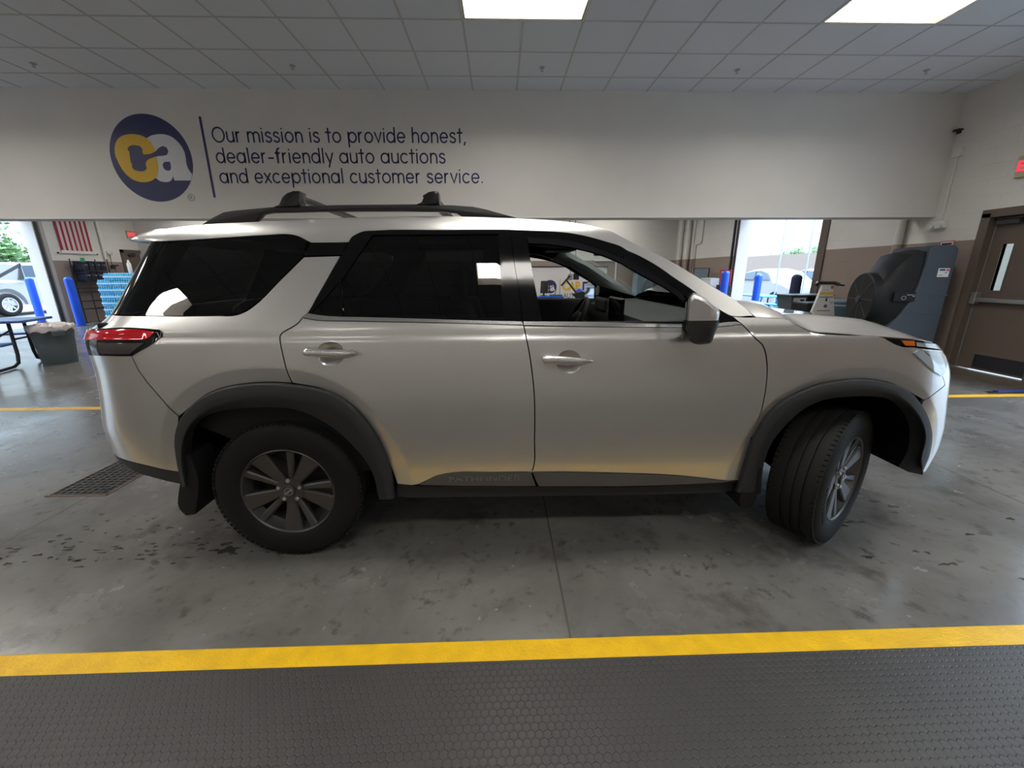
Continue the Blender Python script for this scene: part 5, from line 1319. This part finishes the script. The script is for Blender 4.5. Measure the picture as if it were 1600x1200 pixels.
carton(6.05, 6.17, 12.55, 12.75, .94, 1.22, mat('green_folder', (.08, .24, .18), .5), 'slim green box on the desk under the monitor', mat('green_lid', (.08, .22, .17), .5))
t = thing('black_cabinet', 'small black cabinet right of the inner blue bollard', 'cabinet', (6.5, 11.68, 0))
MB().box(6.33, 6.64, 11.72, 12.02, 0, 1.08).build('cabinet_body', M_CHAR, t, 0, .008); MB().box(6.325, 6.33, 11.74, 12.0, .06, 1.04).build('door', M_CHAR, t, 0); MB().box(6.30, 6.325, 11.78, 11.80, .6, .72).build('handle', M_STEEL, t, 0)
t = thing('sign_stand', 'red-framed white sign standing on the black cabinet', 'sign', (6.48, 11.86, 1.08), math.radians(-55))
MB().box(-.13, .13, -.004, .004, .03, .38).build('sign_face', M_STICK, t, 0, local=True)
MB().box(-.16, -.12, -.01, .01, 0, .42).box(.12, .16, -.01, .01, 0, .42).box(-.12, .12, -.01, .01, .38, .42).box(-.12, .12, -.01, .01, 0, .03).build('sign_frame', mat('sign_red', (.50, .03, .05), .4), t, 0, local=True)
# grey cabinet and drum fan seen through the windshield
t = thing('storage_cabinet', 'pale blue steel cabinet seen through the windshield', 'cabinet', (5.1, 15.3, 0))
MB().box(4.98, 5.62, 15.0, 15.55, .05, 1.42).box(5.0, 5.60, 15.04, 15.52, 0, .05).build('cabinet_body', M_LBLUE, t, 0, .006)
for a, b in ((4.99, 5.295), (5.305, 5.61)):
    d = MB().box(a, b, 14.985, 15.0, .07, 1.40).build('door', M_LBLUE, t, 0); xx = b-.03 if a < 5.1 else a+.03
    MB().box(xx-.01, xx+.01, 14.965, 14.985, .7, .85).build('handle', M_STEEL, d, 0)
t = thing('drum_fan', 'dark round drum fan standing in front of the pale blue cabinet', 'fan', (5.25, 14.1, 0))
MB().lathe([(.36, -.14), (.38, -.14), (.38, .14), (.36, .14)], (5.25, 14.1, .95), 'y', 32, False).build('fan_drum', mat('fan_slate', (.09, .13, .17), .4), t, 40)
mb = MB()
for r in (.08, .16, .24, .32): mb.tube([(5.25+r*math.cos(2*PI*i/28), 13.955, .95+r*math.sin(2*PI*i/28)) for i in range(28)], .004, 5, closed=True)
for k in range(6): mb.tube([(5.25+.03*math.cos(k*PI/3), 13.955, .95+.03*math.sin(k*PI/3)), (5.25+.37*math.cos(k*PI/3), 13.955, .95+.37*math.sin(k*PI/3))], .004, 5)
mb.build('guard', M_DARK, t, 30)
mb = MB()
for k in range(5):
    M = Matrix.Translation((5.25, 14.08, .95)) @ Matrix.Rotation(2*PI*k/5, 4, 'Y') @ Matrix.Rotation(.5, 4, 'X'); mb.box(.05, .33, -.003, .003, -.07, .07, 0, M)
mb.build('blade', M_STEEL, t, 0)
MB().tube([(5.25, 14.1, .57), (5.25, 14.1, .05)], .03).box(4.95, 5.55, 13.9, 14.3, 0, .05).build('stand', M_DARK, t, 40)

# ---------------------------------------------------------------- banner on the far wall
t = thing('wall_banner', 'white banner with yellow and navy capitals on the far wall, seen through the front window', 'banner', (2.6, Y_F-.05, .9))
MB().box(.85, 4.10, Y_F-.05, Y_F-.02, .12, 1.64).build('banner_sheet', mat('banner_white', (.72, .69, .69), .5), t, 0)
MB().tube([(.82, Y_F-.05, 1.655), (4.13, Y_F-.05, 1.655)], .022, 8).build('top_rail', M_DARK, t, 40)
yb = Y_F-.051
MB().prism([(1.93+.25*math.cos(2*PI*i/48), yb, .92+.25*math.sin(2*PI*i/48)) for i in range(48)], (0, -.003, 0)).build('navy_disc', M_NAVY, t, 0)
text('logo_letter', 'a', M_WLOGO, t, .42, Matrix.Translation((2.02, yb-.004, .90)) @ FACE_NEAR, .002, bold=.012)
text('logo_letter', 'c', M_YLOGO, t, .42, Matrix.Translation((1.80, yb-.005, .90)) @ FACE_NEAR, .002, bold=.012)
MB().box(2.30, 2.316, yb-.003, yb, .62, 1.18).build('divider_bar', M_NAVY, t, 0)
text('banner_capitals', 'CAP', M_YLOGO, t, .42, Matrix.Translation((2.40, yb, .92)) @ FACE_NEAR, .002, 'LEFT', bold=.02, sx=.86)
text('banner_capitals', 'ITAL', M_NAVY, t, .42, Matrix.Translation((3.17, yb, .92)) @ FACE_NEAR, .002, 'LEFT', bold=.02, sx=.80)
text('banner_words', 'AUTO AUCTION', M_NAVY, t, .27, Matrix.Translation((2.44, yb, .57)) @ FACE_NEAR, .002, 'LEFT', sx=.80)
# blue work cart with a small screen, seen through the open window
t = thing('work_cart', 'blue work cart seen through the open front window', 'cart', (1.15, 9.6, 0))
MB().box(.86, 1.45, 9.42, 9.85, .80, .93).build('cart_top', M_BLUEC, t, 0, .012); MB().box(.88, 1.43, 9.44, 9.83, .10, .78).build('cart_body', M_CHAR, t, 0, .01)
for x in (.95, 1.36):
    for y in (9.5, 9.77): MB().lathe([(.001, -.02), (.05, -.02), (.05, .02), (.001, .02)], (x, y, .05), 'y', 14).build('caster', M_BLACK, t, 40)
t = thing('desk_screen', 'small black tilted screen on the blue work cart', 'monitor', (1.02, 9.62, .93), math.radians(-25))
MB().box(-.09, .09, -.03, .03, .06, .34, 0, Matrix.Rotation(math.radians(-10), 4, 'X')).build('screen_body', M_BLACK, t, 0, .012, local=True); MB().box(-.07, .07, -.06, .06, 0, .015).box(-.02, .02, -.015, .015, .01, .10).build('stand', M_BLACK, t, 0, .004, local=True)
MB().tube([(.06, 0, .27), (.16, .05, .24), (.26, .12, .17), (.22, .16, .03)], .008, 8).build('cable', M_BLACK, t, 50, local=True)
t = thing('keyboard', 'dark grey keyboard on the blue work cart', 'keyboard', (1.29, 9.55, .93))
MB().box(1.14, 1.44, 9.46, 9.62, .93, .955).build('keyboard_base', M_BIN, t, 0, .006)
mb = MB()
for i in range(10):
    for j in range(4): mb.box(1.155+.028*i, 1.178+.028*i, 9.472+.034*j, 9.50+.034*j, .955, .962)
mb.build('keys', M_BLACK, t, 0)
t = thing('scanner_stand', 'black stand with a slanted T-headed arm seen through the open front window', 'stand', (1.66, 8.6, 0))
MB().prism([(1.50, 8.55, 1.02), (1.60, 8.55, .93), (1.77, 8.55, .90), (1.79, 8.55, 1.05), (1.72, 8.55, 1.08)], (0, .18, 0)).build('tool_block', M_BLACK, t, 0, .012)
MB().tube([(1.60, 8.6, 1.03), (1.38, 8.6, 1.30)], .018, 8).tube([(1.27, 8.6, 1.19), (1.42, 8.6, 1.36), (1.44, 8.6, 1.39)], .020, 8).tube([(1.40, 8.6, 1.385), (1.46, 8.6, 1.375)], .014, 8).build('tool_arm', M_BLACK, t, 40)
MB().prism([(1.58, 8.56, 0), (1.78, 8.56, 0), (1.76, 8.56, .93), (1.64, 8.56, .93)], (0, .16, 0)).build('post', M_BLACK, t, 0, .01)
for x, z, m, lb, r in ((1.505, 1.36, M_STEEL, 'pale hanging pendant switch seen through the open front window', .045), (1.63, 1.37, M_BLACK, 'black hanging pendant switch right of the pale one', .06)):
    q = thing('pendant_switch', lb, 'pendant switch', (x, 8.9, z), group='pendant switches hanging on cords')
    MB().box(x-r, x+r, 8.87, 8.93, z-.065, z+.065).build('switch_case', m, q, 0, .014); MB().tube([(x, 8.9, z+.06), (x-.05, 8.9, 2.3), (x-.06, 8.9, H_C)], .006, 6).build('cord', M_BLACK, q, 30)
    MB().lathe([(.012, 0), (.012, .008), (.001, .010)], (x, 8.868, z+.02), 'y', 10, False).build('button', M_SRED, q, 30)

# ---------------------------------------------------------------- left wall: flag, rack, water, bin, table
def flag_mat():
    m = mat('flag_cloth', (.6, .6, .6), .7); n = m.node_tree.nodes; l = m.node_tree.links; b = n['Principled BSDF']
    tc = n.new('ShaderNodeTexCoord'); sp = n.new('ShaderNodeSeparateXYZ'); l.new(tc.outputs['Object'], sp.inputs[0])
    def ma(op, a, c): 
        x = n.new('ShaderNodeMath'); x.operation = op
        for i, s in enumerate((a, c)):
            if isinstance(s, (int, float)): x.inputs[i].default_value = s
            else: l.new(s, x.inputs[i])
        return x.outputs[0]
    k = ma('MODULO', ma('FLOOR', ma('MULTIPLY', ma('ADD', sp.outputs[1], .49), 13/.98), 0), 2)
    mx = n.new('ShaderNodeMix'); mx.data_type = 'RGBA'; mx.inputs[6].default_value = (.34, .012, .035, 1); mx.inputs[7].default_value = (.66, .58, .58, 1); l.new(k, mx.inputs[0])
    c = ma('MULTIPLY', ma('GREATER_THAN', sp.outputs[2], .95), ma('LESS_THAN', sp.outputs[1], .037))
    m2 = n.new('ShaderNodeMix'); m2.data_type = 'RGBA'; m2.inputs[7].default_value = (.01, .015, .09, 1); l.new(c, m2.inputs[0]); l.new(mx.outputs[2], m2.inputs[6])
    l.new(m2.outputs[2], b.inputs['Base Color']); return m
t = thing('flag', 'red and white striped flag hung upright on the far left wall', 'flag', (X_L+.02, 13.71, 2.18))
mb = MB(); rr = []
for j in range(2):
    rr.append([(X_L+.022+.006*math.sin(i*1.1), 13.22+.98*i/40, 2.18 if j == 0 else 3.72) for i in range(41)])
mb.loft(rr, False); mb.build('flag_cloth', flag_mat(), t, 60)
MB().box(X_L+.01, X_L+.03, 13.22, 14.20, 2.10, 2.18).build('flag_hem', M_WHITE, t, 0)
MB().tube([(X_L+.03, 13.10, 2.10), (X_L+.03, 14.32, 2.10)], .014, 8).build('flag_rod', M_WHITE, t, 40)
MB().ball((X_L+.03, 13.10, 2.10), .026, 6).ball((X_L+.03, 14.32, 2.10), .026, 6).build('rod_knob', M_DARK, t, 40)
tag(MB().tube([(X_L+.05, 14.56, 0), (X_L+.05, 14.56, H_C)], .045, 12).build('wall_pipe', M_PIPE2, None, 60), 'pale pipe on the far left wall right of the flag', 'pipe')
t = thing('wall_phone', 'black hand control hanging on a cord under the left emergency light', 'control', (X_L+.05, 14.62, 1.68))
MB().box(X_L+.11, X_L+.17, 14.58, 14.72, 1.64, 1.76).box(X_L+.12, X_L+.16, 14.66, 14.86, 1.73, 1.78).build('handset', M_BLACK, t, 0, .01); MB().tube([(X_L+.07, 14.72, 2.1), (X_L+.12, 14.66, 1.9), (X_L+.13, 14.64, 1.76)], .008, 6).tube([(X_L+.13, 14.70, 1.64), (X_L+.10, 14.86, 1.3), (X_L+.06, 14.9, .9)], .008, 6).build('cord', M_BLACK, t, 30)
t = thing('wire_rack', 'black wire shelving rack on the far left wall below the flag', 'rack', (-13.0, 13.72, 0))
for x in (-13.12, -12.74):
    for y in (13.32, 14.13): MB().tube([(x, y, 0), (x, y, 1.94)], .014, 8).build('post', M_BLACK, t, 40)
for z in (.42, .66, .93, 1.05, 1.27, 1.58):
    mb = MB()
    for y in (13.32, 14.13): mb.tube([(-13.12, y, z), (-12.74, y, z)], .008, 6)
    for k in range(6): mb.tube([(-13.12+.38*k/5, 13.32, z), (-13.12+.38*k/5, 14.13, z)], .006 if 0 < k < 5 else .010, 6)
    mb.build('shelf', M_BLACK, t, 40)
MB().box(-12.76, -12.70, 13.28, 13.36, 1.84, 1.96).build('tag', mat('green_tag', (.02, .28, .10), .4), t, 0, label='green tag')
M_CASE = mat('navy_case', (.012, .016, .035), .4)
cs = None; kk = 0
for z in (1.59, 1.28):
    for k in range(4):
        y = 13.42+.20*k; lb = 'navy case on the %s shelf of the wire rack, %s' % ('top' if z > 1.5 else 'lower', ('nearest the garage opening', 'second from the garage opening', 'third from the garage opening', 'farthest from the garage opening')[k])
        if cs is None:
            cs = thing('equipment_case', lb, 'case', (-12.93, y, z), group='navy equipment cases on the wire rack')
            MB().box(-.15, .15, -.085, .085, 0, .21).build('case_body', M_CASE, cs, 0, .02, local=True); MB().box(-.15, .15, -.088, .088, .21, .28).build('lid', M_CASE, cs, 0, .02, local=True)
            MB().tube([(.155, -.04, .15), (.19, -.03, .16), (.19, .03, .16), (.155, .04, .15)], .012, 6).build('handle', M_STEEL, cs, 40, local=True)
        else: dup(cs, (-12.93, y, z), lb)
# cases of bottled water
def water_case():
    mb = MB(); cap = MB()
    for i in range(6):
        for j in range(4):
            c = (-.1725+.069*i, -.1035+.069*j, 0)
            mb.lathe([(.001, 0), (.032, .003), (.033, .05), (.030, .055), (.033, .062), (.033, .10), (.030, .105), (.033, .112), (.032, .14), (.014, .178)], c, 'z', 9, False)
            cap.lathe([(.015, .176), (.015, .194), (.001, .195)], c, 'z', 8, False)
    return mb, cap
wc = None
rows = ('bottom', 'second', 'third', 'fourth', 'fifth', 'sixth', 'top')
pal = thing('pallet', 'wooden pallet under the stacked water cases', 'pallet', (-11.6, 13.3, 0))
mb = MB()
for k in range(6): mb.box(-12.30, -10.95, 13.02+.1*k, 13.09+.1*k, .11, .13)
for x in (-12.26, -11.62, -10.98): mb.box(x-.04, x+.04, 13.02, 13.6, 0, .11)
mb.build('pallet_boards', mat('pallet_wood', (.36, .26, .16), .7), pal, 0)
for r in range(7):
    for d in range(2):
        for k in range(3):
            x = -12.06+.425*k+(.24 if r == 6 else .012*(r % 2)); y = 13.20+.285*d; z = .131+.197*r
            lb = 'case of cyan bottled water, %s layer of the stack, %s %s' % (rows[r], ('left', 'middle', 'right')[k], ('front', 'back')[d])
            if wc is None:
                wc = thing('water_case', lb, 'water case', (x, y, z), group='cases of bottled water stacked on the pallet')
                a, b = water_case(); a.add(b.v, b.f, 1); a.build('bottles', [M_CYAN, M_CYANL], wc, 50, local=True)
                f = MB().box(-.212, .212, -.142, .142, .0, .004); f.box(-.209, .209, -.141, -.1395, .06, .105); f.build('film_base', M_CYANL, wc, 0, local=True)
            else: dup(wc, (x, y, z), lb)
t = thing('spray_bottle', 'white bottle standing on top of the stacked water cases', 'bottle', (-11.30, 13.22, 1.51))
MB().lathe([(.001, 0), (.05, 0), (.052, .02), (.052, .26), (.03, .31), (.022, .33)], (-11.30, 13.22, 1.512), 'z', 18, False).build('bottle_body', M_WHITE, t, 40); MB().lathe([(.026, .33), (.026, .37), (.001, .375)], (-11.30, 13.22, 1.512), 'z', 14, False).build('cap', M_WHITE, t, 40)
# rubbish bin with a clear liner
t = thing('trash_can', 'slate grey round trash can with a clear liner, right of the black picnic table', 'trash can', (-7.62, 7.10, 0))
c = (-7.62, 7.10, 0); S_ = .80
MB().lathe([(.001, .0), (.21, 0), (.218, .02), (.24, .30), (.258, .50), (.268, .515), (.272, .59), (.28, .60), (.28, .615), (.26, .615), (.248, .5), (.216, .05), (.001, .04)], c, 'z', 40, False).build('can_body', M_BIN, t, 40)
mb = MB()
for a in (2.6, -.54):
    p = Vector((c[0]+.268*math.cos(a), c[1]+.268*math.sin(a), .53)); w = Vector((-math.sin(a), math.cos(a), 0)); o = Vector((math.cos(a), math.sin(a), 0))
    mb.loft([[p-w*.08+o*k+Vector((0, 0, dz)), p+w*.08+o*k+Vector((0, 0, dz))] for k, dz in ((0, -.05), (.05, -.045), (.055, .03), (0, .05))], False)
mb.build('handle', M_BIN, t, 0)
rnd = random.Random(5); rings = []
for r, z in ((.282, .56), (.287, .60), (.29, .635), (.268, .65), (.24, .62), (.176, .66), (.096, .67), (.024, .66)):
    rings.append([(c[0]+(r+rnd.uniform(-.012, .012))*math.cos(2*PI*i/44), c[1]+(r+rnd.uniform(-.012, .012))*math.sin(2*PI*i/44), z+rnd.uniform(-.022, .03)) for i in range(44)])
MB().loft(rings, True, False, True).build('bin_liner', M_FILM, t, 70, label='crumpled clear liner')
# black picnic table
t = thing('picnic_table', 'black steel-framed picnic table with blue-edged planks at the left edge', 'picnic table', (-8.5, 6.9, 0))
ev = Vector((-.36, .93, 0)).normalized(); av = Vector((-.93, -.36, 0)).normalized(); P0 = Vector((-7.62, 6.72, 0))
def slab(p, wa, we, z0, z1, name, m):
    q = [p, p+av*wa, p+av*wa+ev*we, p+ev*we]; MB().prism([v+Vector((0, 0, z0)) for v in q], (0, 0, z1-z0)).build(name, m, t, 0, .008)
slab(P0, 1.85, .78, .725, .765, 'table_top', M_BLTOP); slab(P0+ev*1.08+av*.02, 1.85, .26, .43, .465, 'bench', M_BLTOP); slab(P0-ev*.58, 1.85, .26, .43, .465, 'bench', M_BLTOP)
for k in (.28, 1.57):
    b = P0+av*k; Zv = lambda e, z: b+ev*e+Vector((0, 0, z))
    for s in (1, -1):
        f = lambda e: .39+s*e
        MB().tube([Zv(f(.18), .725), Zv(f(.20), .20), Zv(f(.24), .07), Zv(f(.36), .03), Zv(f(.70), .03), Zv(f(.80), .08), Zv(f(.82), .2), Zv(f(.82), .43)], .024, 10).build('leg', M_TUBE, t, 50)
    MB().tube([Zv(.20, .45), Zv(.58, .45)], .016, 8).tube([Zv(.20, .60), Zv(-.44, .445)], .014, 8).tube([Zv(.58, .60), Zv(1.22, .445)], .014, 8).build('brace', M_TUBE, t, 50)
# drain grate and the blue pad
t = thing('drain_grate', 'dark steel floor drain grate behind the rear bumper', 'drain grate', (-2.93, 3.0, 0))
MB().box(-3.13, -2.735, 2.575, 3.60, .0005, .0012).build('pit_shade', mat('pit_shade_black', (.012, .012, .013), .9), t, 0)  # flat black sheet on the floor stands in for the shaded hollow
mb = MB()
for i in range(9): mb.box(-3.12+.047*i-.004, -3.12+.047*i+.004, 2.585, 3.59, .0012, .006)
for i in range(28): mb.box(-3.125, -2.74, 2.59+.037*i-.003, 2.59+.037*i+.003, .0012, .0055)
mb.build('grate_bars', mat('grate_steel', (.13, .125, .12), .5, metal=.5), t, 0)
MB().box(-3.14, -3.125, 2.57, 3.605, 0, .004).box(-2.74, -2.725, 2.57, 3.605, 0, .004).box(-3.14, -2.725, 2.565, 2.58, 0, .004).box(-3.14, -2.725, 3.59, 3.605, 0, .004).build('frame', mat('grate_frame', (.16, .10, .08), .6), t, 0)
t = thing('foot_pad', 'thin dark blue pad on the floor by the brown door at the right edge', 'pad', (6.40, 4.62, 0))
MB().box(6.02, 6.60, 4.585, 4.66, 0, .012).build('pad_base', M_BLACK, t, 0, .003); MB().box(6.10, 6.58, 4.595, 4.65, .012, .03).build('pad_top', mat('pad_blue', (.02, .03, .16), .6), t, 0, .004)
# water dripped off the car
rd = random.Random(11); mb = MB()
def drop(x, y, rx, ry):
    n = 18; ph = rd.uniform(0, 6)
    ring = [(x+rx*(1+.28*math.sin(3*t+ph)+.16*math.sin(5*t+2*ph))*math.cos(t), y+ry*(1+.28*math.sin(3*t+ph)+.16*math.sin(5*t+2*ph))*math.sin(t), .0008) for t in [2*PI*i/n for i in range(n)]]
    mb.add(ring, [tuple(range(n))])
drop(-1.52, 1.955, .045, .03)
for k in range(70):
    t = rd.random(); drop(-3.0+1.75*t+rd.gauss(0, .05), 1.93+.05*t+rd.gauss(0, .05), rd.uniform(.006, .03), rd.uniform(.004, .010))
for k in range(30): drop(rd.uniform(-2.6, -1.6), 2.0+rd.uniform(0, .35), rd.uniform(.006, .022), rd.uniform(.004, .012))
for k in range(26): drop(rd.uniform(1.6, 3.2), rd.uniform(1.5, 2.3), rd.uniform(.01, .035), rd.uniform(.005, .014))
tag(mb.build('water_drips', mat('wet_concrete', (.045, .042, .038), .08), None, 0), 'dark wet drips and small puddles on the concrete around the car', 'water', None, 'stuff')
# ================================================================== outside the garage openings
M_CARW = mat('white_car_paint', (.25, .25, .26), .4, spec=.2); M_CGLASS = mat('car_window', (.045, .065, .09), .12, spec=.35)
M_LEAF = mat('leaf_green', (.10, .19, .06), .6, noise=.4, nscale=.8); M_BARK = mat('bark', (.16, .11, .07), .85)
M_CYT = mat('cyan_table', (.02, .36, .62), .4)
def out_car(name, label, X, Y, s, L, prof, win, wheels, r, cat, width=1.8, extra=None):
    """side profile runs along Y; s=+1 when the nose points to -Y"""
    t = thing(name, label, cat, (X, Y, 0)); w = width/2
    def P(a, z, x): return (X+x, Y-s*a, z)
    secs = []
    for x, k in ((-w+.02, .0), (-w, .03), (-w*.86, .12), (-w*.5, .15), (w*.5, .15), (w*.86, .12), (w, .03), (w-.02, 0)):
        secs.append([P(a*(.985 if k < .05 else 1), z-(0 if z < 1.0 else (.12 if k < .05 else 0)), x) for a, z in prof])
    def green(x, q): return x
    secs = []
    for t_ in (-1, -.97, -.85, -.5, 0, .5, .85, .97, 1):
        row = []
        for a, z in prof:
            tumble = max(0, min(1, (z-.95)/.6)); ww = w*(1-.24*tumble)
            row.append(P(a*(1-.03*abs(t_)**3), z-(.10*abs(t_)**6 if z > 1.0 else .05*abs(t_)**6), t_*ww))
        secs.append(row)
    MB().loft(secs, True, True, True).build('body', M_CARW, t, 40)
    for side in (-1, 1):
        for wi in win:
            vs = []
            for a, z in wi:
                tumble = max(0, min(1, (z-.95)/.6)); ww = w*(1-.24*tumble)+.004
                vs.append(P(a*.97, z, side*ww))
            MB().prism(vs, (side*-.01, 0, 0)).build('window', M_CGLASS, t, 0)
        for a in wheels:
            q = thing_wheel(t, (X+side*(w-.09), Y-s*a, r), r, side)
    return t
def thing_wheel(t, c, r, side):
    o = MB().lathe([(r*.62, -.10), (r*.70, -.115), (r*.92, -.11), (r, -.08), (r, .08), (r*.92, .11), (r*.70, .115), (r*.62, .10)], c, 'x', 32, False).build('wheel', M_RUB, t, 40)
    mb = MB().lathe([(.001, side*.06), (r*.16, side*.065), (r*.18, side*.03)], c, 'x', 24, False).lathe([(r*.55, side*.10), (r*.64, side*.105), (r*.62, side*-.08)], c, 'x', 32, False)
    for k in range(8): mb.box(-.012, .012, -r*.07, r*.07, r*.12, r*.60, 0, Matrix.Translation((c[0]+side*.075, c[1], c[2])) @ Matrix.Rotation(k*PI/4, 4, 'X'))
    mb.build('rim', mat('bright_rim', (.6, .6, .6), .3, metal=.8) if 'bright_rim' not in bpy.data.materials else bpy.data.materials['bright_rim'], o, 30)
    return o
sed = [(-2.4, .35), (-2.42, .75), (-2.35, .98), (-1.75, 1.08), (-1.1, 1.40), (-.5, 1.54), (.2, 1.56), (.75, 1.46), (1.25, 1.12), (1.9, 1.02), (2.35, .85), (2.42, .6), (2.38, .3), (1.9, .28), (-1.9, .28)]
out_car('parked_sedan', 'white sedan parked outside the right garage opening', 11.6, 17.4, 1, 4.9, sed, [[(-1.35, 1.13), (-.95, 1.36), (-.10, 1.47), (-.05, 1.11)], [(.02, 1.11), (-.02, 1.47), (.28, 1.465), (.62, 1.39), (1.05, 1.11)]], (-1.45, 1.48), .34, 'car')
out_car('parked_sedan', 'white car behind the first sedan outside the right garage opening, mostly hidden', 14.6, 18.6, -1, 4.9, sed, [[(-1.35, 1.13), (-.95, 1.36), (-.10, 1.47), (-.05, 1.11)], [(.02, 1.11), (-.02, 1.47), (.28, 1.465), (.62, 1.39), (1.05, 1.11)]], (-1.45, 1.48), .34, 'car')
trk = [(-2.9, .55), (-2.92, 1.0), (-2.88, 1.27), (-.95, 1.29), (-.93, 1.86), (-.75, 1.93), (.55, 1.93), (.80, 1.88), (1.35, 1.36), (2.4, 1.28), (2.75, 1.15), (2.80, .7), (2.7, .5), (1.2, .42), (-1.2, .42)]
tk = out_car('pickup_truck', 'white pickup truck with a dark sport bar outside the left garage opening', -18.9, 17.35, -1, 5.7, trk, [[(-.85, 1.38), (-.80, 1.80), (-.05, 1.83), (-.05, 1.37)], [(.02, 1.37), (.02, 1.83), (.60, 1.81), (1.10, 1.38)]], (-1.75, 1.75), .41, 'pickup truck', 1.96)
for s in (-1, 1):
    x = -18.9+s*.90
    MB().prism([(x, 17.35-2.15, 1.28), (x, 17.35-.98, 1.90), (x, 17.35-.98, 1.78), (x, 17.35-1.9, 1.29)], (.06, 0, 0)).prism([(x, 17.35-1.20, 1.28), (x, 17.35-1.0, 1.86), (x, 17.35-1.0, 1.28)], (.06, 0, 0)).build('sport_bar', M_CLAD, tk, 0)
    MB().loft([[(x+s*q, 17.35-1.75+r*math.cos(a), .41+r*math.sin(a)) for a in [PI*i/16 for i in range(17)]] for r, q in ((.50, .085), (.58, .10), (.60, .07))], False).build('fender_flare', mat('flare_grey', (.10, .105, .11), .5) if 'flare_grey' not in bpy.data.materials else bpy.data.materials['flare_grey'], tk, 40)
struct('wall_outside_right', MB().box(20, 20.2, 5, 60, -.1, 2.55), M_TAN); struct('wall_outside_left', MB().box(-30.2, -30, -5, 60, -.1, 1.5), M_TAN)
def tree(x, y, h, r, label, seed, n=900, sq=.8):
    rd = random.Random(seed); t = thing('tree', label, 'tree', (x, y, 0), group='trees outside the garage openings')
    mb = MB().tube([(x, y, 0), (x+.1, y, h*.35), (x-.05, y+.1, h*.7)], [.16, .12, .06], 8)
    for k in range(6):
        a = rd.uniform(0, 2*PI); mb.tube([(x, y, h*.4), (x+r*.6*math.cos(a), y+r*.6*math.sin(a), h*.75)], [.07, .02], 6)
    mb.build('trunk', M_BARK, t, 50)
    lf = MB()
    cl = [(x+rd.gauss(0, r*.42), y+rd.gauss(0, r*.42), h*.72+rd.gauss(0, r*.30)*sq) for _ in range(22)]
    for i in range(n):
        c = rd.choice(cl); p = Vector((c[0]+rd.gauss(0, r*.16), c[1]+rd.gauss(0, r*.16), c[2]+rd.gauss(0, r*.13)))
        u = Vector((rd.gauss(0, 1), rd.gauss(0, 1), rd.gauss(0, 1))).normalized(); v = u.orthogonal().normalized(); s = rd.uniform(.08, .17)
        lf.add([p-u*s, p+v*s*.55, p+u*s, p-v*s*.55], [(0, 1, 2, 3)])
    lf.build('leaves', M_LEAF, t, 0)
tree(-27, 23.0, 3.9, 1.9, 'leafy green tree beyond the white pickup at the left edge', 1, 1600); tree(-27.5, 27.5, 3.2, 1.5, 'smaller pale tree behind the pickup cab', 2, 800)
tree(23, 32.5, 3.5, 1.5, 'low spreading tree over the tan wall, left one in the right garage opening', 3, 800, .6); tree(22.5, 28.2, 3.9, 1.4, 'fuller tree over the tan wall at the right of the garage opening', 4, 1000)
for y, lb in ((13.34, 'slim grey post outside the right garage opening, left one'), (12.12, 'slim grey post outside the right garage opening, right one')):
    q = thing('slim_post', lb, 'post', (9.0, y, 0), group='slim posts outside the right garage opening')
    MB().tube([(9.0, y, 0), (9.0, y, 4.2)], .022, 8).build('post_shaft', mat('post_grey', (.35, .36, .38), .5) if 'post_grey' not in bpy.data.materials else bpy.data.materials['post_grey'], q, 40); MB().box(8.93, 9.07, y-.07, y+.07, -.015, .012).build('base_plate', M_STEEL, q, 0)
t = thing('picnic_table', 'bright cyan picnic table outside the right garage opening', 'picnic table', (8.1, 12.7, 0))
MB().box(7.75, 8.50, 12.0, 13.6, .70, .74).build('table_top', M_CYT, t, 0, .01)
for x in (7.40, 8.62): MB().box(x, x+.26, 12.0, 13.6, .40, .44).build('bench', M_CYT, t, 0, .01)
for y in (12.25, 13.35):
    for s in (-1, 1): MB().tube([(8.125+s*.22, y, .70), (8.125+s*.42, y, -.01)], .024, 8).tube([(8.125, y, .40), (8.125+s*.7, y, .40)], .02, 8).build('leg', M_CYT, t, 40)
